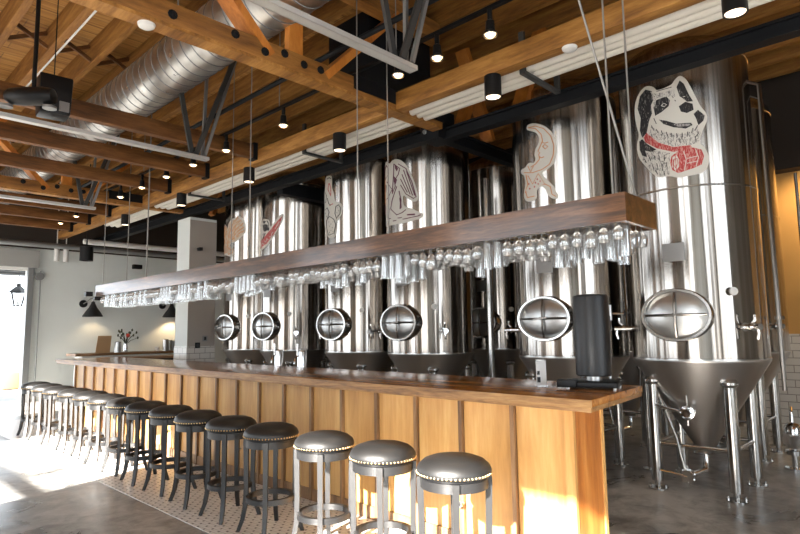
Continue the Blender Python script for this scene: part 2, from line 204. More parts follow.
def plaster(name, c):
    m, nt, b = new_mat(name); v = coords(nt, (1, 1, 1)); n = noise(nt, v, 1.2, 5)
    nt.links.new(ramp(nt, n, [(.3, tuple(x * .93 for x in c)), (.7, c)]), b.inputs['Base Color']); b.inputs['Roughness'].default_value = .85
    return m
M['plaster'] = plaster('white_plaster', (.75, .79, .77))
M['pillar_shade'] = plaster('shaded_plaster', (.40, .36, .32))
M['ochre'] = plaster('ochre_plaster', (.60, .33, .10))
M['greywall'] = plaster('grey_header', (.38, .38, .36))
M['dark_wall'] = plaster('dark_plaster', (.035, .026, .020))
M['ground'] = plaster('outdoor_paving', (.26, .255, .245))
def glass_mat():
    m, nt, b = new_mat('clear_glass'); nt.nodes.remove(b)
    tr = nt.nodes.new('ShaderNodeBsdfTransparent'); gl = nt.nodes.new('ShaderNodeBsdfGlossy'); mx = nt.nodes.new('ShaderNodeMixShader')
    tr.inputs[0].default_value = (.93, .94, .94, 1); gl.inputs[0].default_value = (1, 1, 1, 1); gl.inputs['Roughness'].default_value = .05
    lw = nt.nodes.new('ShaderNodeLayerWeight'); lw.inputs[0].default_value = .35
    f = math_(nt, 'ADD', math_(nt, 'MULTIPLY', lw.outputs['Fresnel'], 1.0), .22)
    nt.links.new(f, mx.inputs[0]); nt.links.new(tr.outputs[0], mx.inputs[1]); nt.links.new(gl.outputs[0], mx.inputs[2])
    df = nt.nodes.new('ShaderNodeBsdfTranslucent'); df.inputs[0].default_value = (.95, .96, .96, 1); m2 = nt.nodes.new('ShaderNodeMixShader'); m2.inputs[0].default_value = .10
    nt.links.new(mx.outputs[0], m2.inputs[1]); nt.links.new(df.outputs[0], m2.inputs[2])
    nt.links.new(m2.outputs[0], nt.nodes['Material Output'].inputs[0]); return m
M['glass'] = glass_mat()

# ---------------------------------------------------------------- mesh helper
class MB:
    def __init__(s): s.bm = bmesh.new()
    def _face(s, vs, m=0):
        try: f = s.bm.faces.new(vs); f.material_index = m; return f
        except ValueError: return None
    def box(s, x0, x1, y0, y1, z0, z1, m=0):
        v = [s.bm.verts.new((x, y, z)) for x in (x0, x1) for y in (y0, y1) for z in (z0, z1)]
        for q in ((0, 1, 3, 2), (4, 6, 7, 5), (0, 4, 5, 1), (2, 3, 7, 6), (0, 2, 6, 4), (1, 5, 7, 3)): s._face([v[i] for i in q], m)
        return s
    def prism(s, pts, z0, z1, m=0):
        a = [s.bm.verts.new((x, y, z0)) for x, y in pts]; b = [s.bm.verts.new((x, y, z1)) for x, y in pts]
        s._face(a[::-1], m); s._face(b, m)
        for i in range(len(pts)): j = (i + 1) % len(pts); s._face([a[i], a[j], b[j], b[i]], m)
        return s
    def ring(s, c, ax1, ax2, r1, r2, n):
        return [s.bm.verts.new(c + ax1 * (math.cos(2 * PI * i / n) * r1) + ax2 * (math.sin(2 * PI * i / n) * r2)) for i in range(n)]
    def tube(s, p0, p1, r, n=10, r1=None, m=0, cap=True):
        return s.path([p0, p1], r, n, m, cap, r1)
    def path(s, pts, r, n=8, m=0, cap=True, r1=None, closed=False):
        pts = [Vector(p) for p in pts]; rings = []; prev = None
        for i, p in enumerate(pts):
            a = pts[i - 1] if (i or closed) else p; b = pts[(i + 1) % len(pts)] if (i + 1 < len(pts) or closed) else p
            d = (b - a).normalized()
            if prev is None: u = d.orthogonal().normalized()
            else: u = (prev - d * prev.dot(d)).normalized()
            prev = u; w = d.cross(u)
            rr = r if r1 is None else r + (r1 - r) * i / (len(pts) - 1)
            rings.append(s.ring(p, u, w, rr, rr, n))
        k = len(rings)
        for i in range(k if closed else k - 1):
            A, B = rings[i], rings[(i + 1) % k]
            for j in range(n): q = (j + 1) % n; s._face([A[j], A[q], B[q], B[j]], m)
        if cap and not closed: s._face(rings[0][::-1], m); s._face(rings[-1], m)
        return s
    def beam(s, p0, p1, w, h, m=0, up=(0, 0, 1)):
        p0, p1 = Vector(p0), Vector(p1); d = (p1 - p0).normalized(); u = Vector(up)
        if abs(d.dot(u)) > .99: u = Vector((0, 1, 0))
        sd = d.cross(u).normalized() * (w / 2); uu = sd.cross(d).normalized() * (h / 2)
        A = [s.bm.verts.new(p + a * sd + b * uu) for p in (p0, p1) for a, b in ((-1, -1), (1, -1), (1, 1), (-1, 1))]
        for q in ((3, 2, 1, 0), (4, 5, 6, 7), (0, 1, 5, 4), (1, 2, 6, 5), (2, 3, 7, 6), (3, 0, 4, 7)): s._face([A[i] for i in q], m)
        return s
    def lathe(s, prof, c=(0, 0, 0), n=24, m=0, axis=(0, 0, 1), closed=False, sx=1):
        c = Vector(c); d = Vector(axis).normalized()
        if abs(d.z) > .99: u = Vector((1, 0, 0)); w = Vector((0, 1, 0)) * (1 if d.z > 0 else -1)
        else: u = Vector((0, 0, 1)).cross(d).normalized(); w = d.cross(u)
        rings = []
        for r, z in prof:
            if r < 1e-6: rings.append([s.bm.verts.new(c + d * z)])
            else: rings.append(s.ring(c + d * z, u, w, r * sx, r, n))
        k = len(rings)
        for i in range(k if closed else k - 1):
            A, B = rings[i], rings[(i + 1) % k]
            for j in range(n):
                q = (j + 1) % n
                if len(A) == 1 and len(B) == 1: continue
                if len(A) == 1: s._face([A[0], B[q], B[j]], m)
                elif len(B) == 1: s._face([A[j], A[q], B[0]], m)
                else: s._face([A[j], A[q], B[q], B[j]], m)
        return s
    def ball(s, c, r, n=8, m=0, sz=1):
        k = max(4, n // 2)
        return s.lathe([(r * math.sin(PI * i / k) if 0 < i < k else 0, -r * sz * math.cos(PI * i / k)) for i in range(k + 1)], c, n, m)
    def mesh(s, name, mats, smooth=40, bevel=0, off=(0, 0, 0)):
        bmesh.ops.recalc_face_normals(s.bm, faces=s.bm.faces[:])
        if bevel:
            es = [e for e in s.bm.edges if len(e.link_faces) == 2 and e.calc_face_angle(0) > .9]
            bmesh.ops.bevel(s.bm, geom=es, offset=bevel, segments=2, affect='EDGES', profile=.6)
        if any(off): bmesh.ops.translate(s.bm, verts=s.bm.verts[:], vec=off)
        me = bpy.data.meshes.new(name); s.bm.to_mesh(me); s.bm.free()
        for m in (mats if isinstance(mats, (list, tuple)) else [mats]): me.materials.append(M[m])
        if smooth:
            me.polygons.foreach_set('use_smooth', [True] * len(me.polygons))
            me.set_sharp_from_angle(angle=math.radians(smooth))
        return me
    def part(s, name, mats, parent, smooth=40, bevel=0, world=False, label=None):
        off = tuple(-parent_world(parent)) if world else (0, 0, 0)
        o = bpy.data.objects.new(name, s.mesh(name, mats, smooth, bevel, off)); col.objects.link(o); o.parent = parent
        if label: o['label'] = label
        return o
    def thing(s, name, mats, label, cat, group=None, kind=None, smooth=40, bevel=0):
        xs = [v.co for v in s.bm.verts]
        c = Vector(((min(v.x for v in xs) + max(v.x for v in xs)) / 2, (min(v.y for v in xs) + max(v.y for v in xs)) / 2, min(v.z for v in xs)))
        o = bpy.data.objects.new(name, s.mesh(name, mats, smooth, bevel, tuple(-c))); col.objects.link(o); o.location = c
        tag(o, label, cat, group, kind); return o
    def struct(s, name, mats, smooth=0):
        o = bpy.data.objects.new(name, s.mesh(name, mats, smooth)); col.objects.link(o); o['kind'] = 'structure'; return o
def parent_world(p):
    v = Vector(p.location)
    while p.parent: p = p.parent; v += p.location
    return v
def tag(o, label, cat, group=None, kind=None):
    if label: o['label'] = label
    if cat: o['category'] = cat
    if group: o['group'] = group
    if kind: o['kind'] = kind
def root(name, loc, label, cat, group=None, rz=0):
    o = bpy.data.objects.new(name, None); col.objects.link(o); o.location = loc; o.rotation_euler = (0, 0, rz)
    o.empty_display_size = .1; tag(o, label, cat, group); return o
def copy_tree(o, parent=None):
    c = o.copy(); col.objects.link(c); c.parent = parent
    for ch in list(o.children): copy_tree(ch, c)
    return c
ORD = ['first', 'second', 'third', 'fourth', 'fifth', 'sixth', 'seventh', 'eighth', 'ninth', 'tenth', 'eleventh', 'twelfth', 'thirteenth', 'fourteenth', 'fifteenth']

# ---------------------------------------------------------------- the room
ZC = 5.15
def slab_with_holes(axis, pos, th, a0, a1, z0, z1, holes, name, mat):
    """wall in a plane, rectangular openings (b0,b1,c0,c1) left free"""
    mb = MB(); cur = a0
    def bx(b0, b1, c0, c1):
        if b1 - b0 < 1e-4 or c1 - c0 < 1e-4: return
        if axis == 'x': mb.box(pos, pos + th, b0, b1, c0, c1)
        else: mb.box(b0, b1, pos, pos + th, c0, c1)
    for b0, b1, c0, c1 in sorted(holes):
        bx(cur, b0, z0, z1); bx(b0, b1, z0, c0); bx(b0, b1, c1, z1); cur = b1
    bx(cur, a1, z0, z1)
    return mb.struct(name, mat)
XL, XR, YN, YF = -3.5, 9.6, -5.0, 15.0
TX0, TX1 = 2.19, 3.30          # mosaic strip
o = MB().prism([(XL - .2, YN - .2), (XR + .2, YN - .2), (XR + .2, YF + .2), (XL - .2, YF + .2)], -.1, 0).struct('floor', 'concrete')
o = MB().box(TX0, TX1, .2, 12.0, 0, .004).struct('trim_1', 'mosaic')
MB().box(-14, 24, 15.2, 40, -.12, -.02).struct('ground', 'ground')
MB().box(-30, -3.7, -30, 40, -.12, -.02).struct('ground', 'ground')
slab_with_holes('x', XL - .12, .12, YN, YF, 0, ZC, [(-1.7, 1.58, .35, 3.78), (4.60, 8.0, .35, 3.78), (10.6, 13.6, .35, 3.78)], 'wall_left', 'plaster')
slab_with_holes('y', YN - .2, .2, XL, XR, 0, ZC, [(-2.6, -.4, .4, 3.7), (.8, 3.9, .4, 3.7)], 'wall_near', 'greywall')  # unseen openings added and widened to light the tanks and right floor
slab_with_holes('y', YF, .2, XL, XR, 0, 3.42, [(-2.8, 3.52, 0, 2.93)], 'wall_far', 'plaster')
MB().box(XL, XR, YF, YF + .2, 3.42, ZC).struct('trim_2', 'dark_wall')
MB().box(XL, 3.70, YF - .14, YF, 2.97, 3.36).struct('trim_3', 'greywall')
MB().box(XR, XR + .2, YN, YF, 1.33, 3.60).struct('wall_right', 'ochre')
MB().box(XR - .25, XR + .2, YN, YF, 3.60, ZC).struct('trim_8', 'dark_wall')
MB().box(XR - .02, XR + .18, YN, YF, 0, 1.33).struct('trim_4', 'subway')
MB().box(XL - .2, XR + .2, YN - .2, YF + .2, ZC, ZC + .1).struct('ceiling', 'deck')
for i, (y0, y1, mu) in enumerate([(-1.7, 1.58, (-.6, .5)), (4.60, 8.0, (5.45, 6.6)), (10.6, 13.6, (11.6, 12.6))]):
    mb = MB()
    for y in mu: mb.box(XL - .10, XL - .06, y - .015, y + .015, .35, 3.78)
    mb.box(XL - .10, XL - .04, y0, y1, 2.50, 2.59)
    for a in (y0, y1 - .04): mb.box(XL - .10, XL - .04, a, a + .04, .35, 3.78)
    mb.struct('window_%d' % (i + 1), 'black')
# door opening at the far end: track, jamb and rail
MB().box(3.50, 3.62, YF - .10, YF, 0, 3.0).struct('trim_5', 'grey_steel')
MB().box(-2.9, 3.50, YF - .06, YF, 2.90, 2.97).struct('trim_6', 'white_paint')
o = MB().tube((3.74, YF - .12, 0.4), (3.74, YF - .12, 2.9), .015).lathe([(0, -.04), (.09, -.04), (.09, .04), (0, .04)], (3.72, YF - .12, 2.78), 16, 0, (0, 1, 0)).thing('door_track_chain', 'grey_steel', 'steel chain hoist with drum on the wall beside the far door opening', 'door hoist')
for k, y in enumerate((1.82, 4.36, 8.24, 10.36, 13.92)):  # unseen posts, added to reflect as warm streaks in the steel tanks
    MB().box(XL, XL + .16, y - .09, y + .09, 0, 4.85).thing('reflection_post', 'brace', 'unseen orange post added on the window wall for tank reflections, %s from the near end' % ORD[k], 'post', 'unseen posts added for tank reflections')
# white pillar by the far end of the tanks
o = MB().box(4.80, 5.32, 9.87, 10.35, 1.22, 3.55).struct('pillar', 'plaster')
o = MB().box(4.79, 5.33, 9.86, 10.36, 0, 1.22).struct('trim_7', 'subway')
MB().box(4.80, 5.32, 9.862, 9.87, 1.22, 3.50).struct('pillar_shade_skin', 'pillar_shade')  # shade on the pillar's near face, painted as a thin darker skin
for k, x in enumerate((4.99, 5.13)):
    r = root('wall_socket', (x, 9.86, (1.24, 1.36)[k]), ('black square socket plate low on the tiled pillar', 'small socket plate at the top of the tiles on the pillar')[k], 'socket')
    MB().box(-.045, .045, -.012, 0, -.05, .05).part('plate', ('black', 'grey_steel')[k], r)
    MB().box(-.02, .02, -.016, -.012, -.03, .03).part('socket', 'screen', r)

# joists, deck support
for k in range(-3, 17):
    x = 1.38 + .48 * k
    if x < XL + .2 or x > XR - .2: continue
    where = 'left of the near hanging speakers' if k < -1 else ''
    MB().box(x, x + .075, YN, YF, ZC - .30, ZC).thing('ceiling_joist', 'joist', 'long roof joist under the plank ceiling, %s in the row counted from the window side' % (ORD[k + 3] if k + 3 < 15 else ['sixteenth', 'seventeenth', 'eighteenth', 'nineteenth', 'twentieth'][k - 12]), 'joist', 'roof joists under the deck')
rb = 0
for y in (7.6, 2.2, 11.8):
    for k in range(0, 4):
        x0 = 1.38 + .48 * k + .075; x1 = x0 + .405; rb += 1
        mb = MB().beam((x0, y - .0, ZC - .06), (x1, y, ZC - .27), .03, .045).beam((x0, y + .07, ZC - .27), (x1, y + .07, ZC - .06), .03, .045)
        mb.thing('joist_bridging', 'beam_x', 'crossed wooden bridging between %s pair of joists over %s' % (ORD[k], {7.6: 'the middle of the bar', 2.2: 'the near end of the bar', 11.8: 'the far end of the bar'}[y]), 'bridging', 'crossed bridging between the joists')

# long girder over the bar (G1) and the cross timbers it carries
GX = 4.0
MB().box(GX, GX + .12, YN, 3.88, 3.64, 3.82).thing('timber_girder', 'beam_y', 'long pale timber girder running above the near half of the glass rack', 'girder', bevel=.006)
MB().box(GX, GX + .12, 4.05, 14.7, 3.64, 3.82).thing('timber_girder', 'beam_y', 'long pale timber girder running from the near truss to the far wall', 'girder', bevel=.006)
for k, y in enumerate((6.45, 7.72, 8.95, 11.5, 12.6, 13.7)):
    r = root('cross_timber', (GX / 2, y, 3.70), 'brown cross timber ending in a black hanger on the girder, %s behind the near truss' % ORD[k], 'timber beam', 'cross timbers on the girder')
    MB().box(XL, GX - .012, y - .05, y + .05, 3.70, 3.88).part('timber', 'beam_x', r, bevel=.005, world=True)
    MB().box(GX - .06, GX, y - .062, y + .062, 3.68, 3.90).part('hanger', 'black_steel', r, world=True)
for k, y in enumerate((-2.6, -1.3, 0.1, 1.4)):
    pass

def truss(y, idx, lab):
    r = root('roof_truss', (1.0, y, 3.58), lab, 'roof truss', 'timber roof trusses')
    for s, yy in ((0, y - .08), (1, y + .02)):
        MB().box(XL, 4.74, yy, yy + .05, 3.66, 3.82).part('bottom_chord', 'chord_x', r, bevel=.005, world=True)
    MB().box(XL, 4.74, y - .075, y + .065, 3.632, 3.66).part('ledger', 'beam_y', r, world=True)
    MB().box(XL, 4.74, y - .07, y + .07, 4.62, 4.84).part('top_chord', 'chord_x', r, world=True)
    MB().box(3.45, 4.76, y - .092, y + .08, 3.70, 3.84).part('steel_saddle', 'black_steel', r, world=True)
    for xb, s in ((-2.6, 1), (-.9, 1), (.1, -1), (1.0, 1), (2.56, -1), (3.13, 1)):
        MB().beam((xb, y, 3.72), (xb + s * .95, y, 4.68), .07, .17, up=(0, 1, 0)).part('diagonal_web', 'brace', r, world=True)
    for xb in (2.83, .55, -1.7):
        MB().box(xb - .07, xb + .07, y - .035, y + .035, 3.80, 4.64).part('vertical_web', 'brace', r, world=True)
    for xb, zb in ((1.28, 3.74), (1.72, 3.73), (2.22, 3.77), (2.49, 3.72), (2.68, 3.77), (2.88, 3.74), (3.06, 3.75), (.2, 3.75), (-.3, 3.72), (4.3, 3.72), (4.45, 3.78)):
        MB().lathe([(0, .018), (.016, .018), (.02, .012), (.036, .008), (.036, 0)], (xb, y - .08, zb), 10, 0, (0, -1, 0)).part('bolt', 'black_steel', r, world=True)
    return r
truss(3.97, 0, 'bolted double timber truss crossing above the near part of the glass rack')
truss(10.1, 1, 'bolted double timber truss at the far end beside the white pillar')

# black steel beam in front of the tank tops
def ibeam(mb, p0, p1, w, h):
    p0, p1 = Vector(p0), Vector(p1); t = .022
    mb.beam(p0 + Vector((0, 0, h / 2 - t / 2)), p1 + Vector((0, 0, h / 2 - t / 2)), w, t)
    mb.beam(p0 - Vector((0, 0, h / 2 - t / 2)), p1 - Vector((0, 0, h / 2 - t / 2)), w, t)
    mb.beam(p0, p1, .05, h - 2 * t); return mb
SX = 4.88
ibeam(MB(), (SX, YN, 3.61), (SX, 3.95, 3.61), .12, .13).thing('steel_beam', 'black_steel', 'black steel beam passing in front of the dog and moon tank tops', 'steel beam')
ibeam(MB(), (SX, 4.21, 3.67), (SX, YF, 3.67), .12, .14).thing('steel_beam', 'black_steel', 'black steel beam running from the bolted joint to above the white pillar', 'steel beam')
r = root('beam_joint', (SX, 4.08, 3.56), 'black bolted steel joint where the near truss meets the steel beams', 'steel joint')
MB().box(SX - .14, SX + .14, 3.95, 4.21, 3.56, 3.88).part('plate', 'black_steel', r, world=True)
for yy, zz in ((4.0, 3.66), (4.15, 3.80), (4.0, 3.80), (4.15, 3.66)):
    MB().lathe([(0, .02), (.02, .02), (.03, 0)], (SX - .14, yy, zz), 8, 0, (-1, 0, 0)).part('bolt', 'grey_steel', r, world=True)
ibeam(MB(), (SX + .14, 4.08, 3.66), (XR, 4.08, 3.66), .12, .15).thing('steel_beam', 'black_steel', 'black steel beam running back between the moon and angel tanks', 'steel beam')
MB().box(5.0, XR, 4.30, 4.36, 3.74, 3.80).thing('timber_rail', 'beam_x', 'thin orange timber rail beside the black beam running back between tanks', 'timber rail')
MB().box(6.88, 7.04, 4.0, 4.16, 0, 3.56).thing('steel_column', 'black_steel', 'black steel column standing in the dark gap between the moon and angel tanks', 'steel column')
MB().box(5.0, XR, 7.28, 7.42, 3.55, 3.75).thing('steel_beam', 'black_steel', 'black steel beam running back between the cactus and carrot-rider tanks', 'steel beam')
for k, (x, y, s) in enumerate(((5.3, 4.1, 1), (5.9, 4.1, -1), (5.2, 3.2, 1), (5.6, 10.6, 1))):
    MB().beam((x, y, 3.80), (x + s * .5, y, 4.84), .07, .17, up=(0, 1, 0)).thing('roof_brace', 'brace', ['orange timber brace rising right of the bolted joint', 'orange timber brace leaning left above the moon tank', 'orange timber brace above the left edge of the moon tank', 'orange timber brace behind the white pillar head'][k], 'timber brace')

# white pipes beside the girder
for k, (x, z) in enumerate(((4.25, 3.70), (4.355, 3.70), (4.46, 3.70))):
    MB().tube((x, YN, z), (x, 12.4, z), .05, 16).thing('white_pipe', 'pipe_white', 'long white pipe under the roof beside the girder, %s of the three' % ('left', 'middle', 'right')[k], 'pipe', 'three white pipes beside the girder')
for k, y in enumerate((2.5, 5.6, 8.6)):
    mb = MB().box(4.16, 4.78, y, y + .05, 3.622, 3.648).box(4.16, 4.19, y, y + .05, 3.648, 4.0).box(4.75, 4.78, y, y + .05, 3.648, 4.0)
    mb.thing('pipe_hanger', 'dark_strut', 'slotted metal strut carrying the white pipes, %s from the near end' % ORD[k], 'pipe hanger', 'pipe hangers')
# black fire pipe and conduits
MB().tube((3.23, 1.0, 3.98), (3.23, 14, 3.98), .025, 10).thing('sprinkler_pipe', 'black_steel', 'thin black pipe running above the light track', 'pipe')
MB().tube((XL, 14.5, 3.45), (XR, 14.5, 3.45), .06, 12).thing('ceiling_pipe', 'grey_steel', 'grey pipe running along the top of the far wall', 'pipe')
MB().tube((4.3, 13.9, 3.52), (XR, 13.9, 3.52), .06, 14).thing('ceiling_pipe', 'white_paint', 'thin pale pipe near the far wall to the left of the pillar', 'pipe')
MB().tube((1.86 + .09, 5.2, 4.83), (1.86 + .09, 9.8, 4.83), .012, 6).thing('conduit', 'white_paint', 'thin white conduit under a joist above the hanging speakers', 'conduit')

# spiral duct
r = root('air_duct', (2.62, 5, 4.02), 'big round spiral galvanised air duct under the roof', 'air duct')
MB().lathe([(.27, 0), (.27, 14.6)], (2.62, .3, 4.30), 40, 0, (0, 1, 0)).part('duct_tube', 'duct', r, world=True)
mb = MB()
for k in range(90):
    y = .35 + k * .16
    mb.lathe([(.268, 0), (.276, .004), (.276, .012), (.268, .016)], (2.62, y, 4.30), 32, 0, (0, 1, .0))
mb.part('spiral_seam', 'grey_steel', r, world=True)
for y in (2.0, 5.2, 8.4, 11.6):
    MB().tube((2.35, y, 4.30), (2.35, y, ZC - .30), .008, 6).part('hanger_rod', 'wire', r, world=True)
MB().box(3.85, 4.80, 4.10, 4.75, 4.30, 4.75).thing('air_unit', 'black_steel', 'large black box-shaped air unit in the roof behind the near truss', 'air unit', bevel=.01)

# metal struts (light-gauge channel) with V hangers
for k, (y, lab) in enumerate(((2.75, 'grey metal strut hanging in front of the near truss'), (5.85, 'grey metal strut hanging by the black speakers'), (9.35, 'grey metal strut hanging in front of the far truss'))):
    r = root('hanging_strut', (3.0, y, 3.34), lab, 'metal strut', 'grey metal struts under the roof')
    mb = MB().box(-2.5, 3.03, y - .035, y + .035, 3.345, 3.352).box(-2.5, 3.03, y - .04, y - .03, 3.345, 3.38).box(-2.5, 3.03, y + .03, y + .04, 3.345, 3.38)
    mb.part('channel', 'galv_bright', r, world=True)
    for j, (dx, dy, tx, m_) in enumerate(((-.10, -.03, .62, 'dark_strut'), (-.12, .03, -.35, 'dark_strut'), (0, -.03, .50, 'grey_steel'), (0, .03, .10, 'grey_steel'))):
        MB().beam((2.98 + dx, y + dy, 3.39), (2.98 + dx + tx * .8, y + dy * 3, ZC - .3), .03 if j > 1 else .05, .03, up=(0, 1, 0)).part('hanger_bar', m_, r, world=True)

# light track with spots
TXk = 3.52
r = root('light_track', (TXk, 5, 3.85), 'long black light track above the bar stools', 'light track')
MB().box(TXk - .02, TXk + .02, .4, 13.5, 3.885, 3.91).part('rail', 'black', r, world=True)
for y in (1.2, 3.4, 5.2, 6.9, 8.8, 11.0):
    MB().tube((TXk, y, 3.91), (TXk, y, ZC), .006, 6).part('drop_rod', 'wire', r, world=True)
def spot_light(loc, e, size, ang=80, d=(0, 0, -1), c=(1, .72, .45)):
    l = bpy.data.lights.new('spot_beam', 'SPOT'); l.energy = e; l.spot_size = math.radians(ang); l.spot_blend = .6; l.color = c; l.shadow_soft_size = size
    o = bpy.data.objects.new('spot_beam', l); col.objects.link(o); o.location = loc
    o.rotation_euler = Vector(d).to_track_quat('-Z', 'Y').to_euler(); return o
spots = [2.93, 2.40, 3.38, 5.12, 6.33, 7.19, 8.0, 8.85, 9.7, 11.86, 12.8]
protoS = None
for k, y in enumerate(spots):
    lab = 'black track spotlight with a glowing bulb, %s on the light track from the near end' % ORD[sorted(spots).index(y)]
    if protoS is None:
        t = root('track_spotlight', (0, 0, 0), lab, 'spotlight', 'track spotlights')
        MB().lathe([(0, .205), (.02, .205), (.02, .12), (.032, .11), (.038, .03), (.05, .02), (.052, 0), (.046, 0), (.044, .02), (0, .02)], (0, 0, -.03), 20).part('lamp_body', 'black', t)
        MB().lathe([(.053, 0), (.056, .004), (.056, .010), (.053, .012)], (0, 0, -.035), 20, closed=True).part('rim', 'dull_chrome', t)
        MB().lathe([(0, -.022), (.025, -.012), (.040, .004), (.043, .016), (0, .018)], (0, 0, -.03), 16).part('bulb', 'bulb', t)
        protoS = t
    else: t = copy_tree(protoS)
    t.location = (TXk, y, 3.71); t['label'] = lab; t['category'] = 'spotlight'; t['group'] = 'track spotlights'
    spot_light((TXk, y, 3.62), 20, .04)
# black cylinder pendants over the rack
protoP = None
pend = [.88, 2.76, 4.82, 6.69, 8.66, 10.9]
for k, y in enumerate(pend):
    lab = 'black cylinder light with a glowing lens under the girder, %s from the near end' % ORD[k]
    if protoP is None:
        t = root('cylinder_light', (0, 0, 0), lab, 'ceiling light', 'black cylinder lights')
        MB().lathe([(0, .19), (.074, .19), (.074, 0), (.066, 0), (.062, .012), (0, .012)], (0, 0, 0), 28).part('housing', 'black', t)
        MB().lathe([(0, .002), (.061, .004), (.061, .012), (0, .012)], (0, 0, 0), 24).part('lens', 'lens', t)
        protoP = t
    else: t = copy_tree(protoP)
    t.location = (4.06, y, 3.45); t['label'] = lab; t['category'] = 'ceiling light'; t['group'] = 'black cylinder lights'
    spot_light((4.06, y, 3.43), 10, .05, 70)
# smoke detectors
for k, (x, y, z, l) in enumerate(((GX + .06, 2.03, 3.64, 'round white smoke detector under the pale girder'), (1.57, 3.97, 3.632, 'round white smoke detector under the near truss'))):
    MB().lathe([(0, -.035), (.03, -.035), (.055, -.02), (.06, 0), (0, 0)], (x, y, z), 24).thing('smoke_detector', 'white_paint', l, 'smoke detector')

# hanging speakers
r = root('hanging_speaker', (1.49, 5.83, 3.44), 'black box loudspeaker hanging by a thin chain from the roof', 'speaker')
mb = MB(); 
pts = [(-.14, -.11), (.13, -.13), (.15, .10), (-.12, .13)]
a = [mb.bm.verts.new((x * .9, y * .9, 0)) for x, y in pts]; b_ = [mb.bm.verts.new((x, y, .36)) for x, y in pts]
mb._face(a[::-1]); mb._face(b_)
for i in range(4): mb._face([a[i], a[(i + 1) % 4], b_[(i + 1) % 4], b_[i]])
mb.part('cabinet', 'black', r, bevel=.02)
MB().tube((0, 0, .36), (0, 0, ZC - 3.44), .005, 6).part('chain', 'black', r)
MB().box(.02, .10, -.135, -.118, .03, .12).part('badge', 'grey_steel', r)
r = root('hanging_speaker', (1.26, 5.60, 3.40), 'long low black loudspeaker mounted on a black ceiling pole', 'speaker')
mb = MB().lathe([(0, -.20), (.045, -.20), (.07, -.16), (.08, -.05), (.08, .10), (.065, .19), (0, .21)], (0, 0, .10), 20, 0, (.75, -.66, .02)); mb.part('body', 'black', r)
MB().tube((.02, 0, .18), (.02, 0, ZC - 3.40), .018, 10).part('pole', 'black', r)
MB().lathe([(0, 0), (.055, 0), (.055, -.02), (0, -.02)], (-.15, .13, .02), 18).part('driver_grille', 'grey_steel', r)
MB().lathe([(0, 0), (.055, 0), (.055, -.02), (0, -.02)], (.12, -.11, .01), 18).part('driver_grille', 'grey_steel', r)

# ---------------------------------------------------------------- bar
r = root('bar_counter', (3.31, 5.9, 0), 'long bar front of honey wooden panels with dark battens behind the stools', 'bar counter')
MB().box(3.215, 3.58, 1.74, 10.44, 0.004, 1.0).part('wall_core', 'batten', r, world=True)
ys = [1.685 + .4155 * k for k in range(22)]
for k in range(21):
    MB().box(3.20, 3.215, ys[k] + (.045 if k == 0 else .02), ys[k + 1] - .02, .10, 1.0).part('panel', 'panel', r, world=True)
for k in range(1, 22):
    MB().box(3.176, 3.215, ys[k] - .015, ys[k] + .015, .004, 1.0).part('batten', 'batten', r, world=True)
MB().box(3.185, 3.2, 1.70, 10.40, .004, .10).part('kickboard', 'batten', r, world=True)
MB().prism([(3.192, 1.682), (3.565, 1.70), (3.565, 1.74), (3.192, 1.74)], .004, 1.0).part('end_panel', 'panel_end', r, world=True, label='orange-brown end panel')
MB().prism([(3.160, 1.672), (3.192, 1.674), (3.192, 1.73), (3.160, 1.73)], .004, 1.0).part('corner_trim', 'panel', r, world=True)
MB().prism([(3.565, 1.69), (3.60, 1.692), (3.60, 1.76), (3.565, 1.76)], .004, 1.0).part('corner_trim', 'panel', r, world=True)
r = root('worktop', (3.4, 5.9, 1.0), 'long thick polished wooden bar top with worn plank edge', 'bar top')
A = [(2.95, 1.45), (3.87, 1.54), (3.87, 10.6), (2.95, 10.6)]
MB().prism(A, 1.030, 1.07).part('upper_board', ['bar_top'], r, bevel=.004, world=True)
B = [(2.955, 1.455), (3.865, 1.545), (3.865, 10.58), (2.955, 10.58)]
MB().prism(B, 1.002, 1.030).part('lower_board', 'bar_edge', r, bevel=.003, world=True)
MB().prism([(2.945, 1.446), (2.951, 1.446), (2.951, 10.60), (2.945, 10.60)], 1.030, 1.068).part('front_edge', 'bar_edge', r, world=True)
# hooks under the bar
for k, y in enumerate((2.5, 3.9, 5.3, 6.9, 8.4)):
    MB().tube((3.172, y, .30), (3.13, y, .30), .01).lathe([(0, 0), (.022, 0), (.022, -.012), (0, -.012)], (3.13, y, .30), 14, 0, (-1, 0, 0)).thing('bar_hook', 'dull_chrome', 'small round chrome bag hook low on the bar front, %s from the near end' % ORD[k], 'hook', 'bag hooks on the bar front')

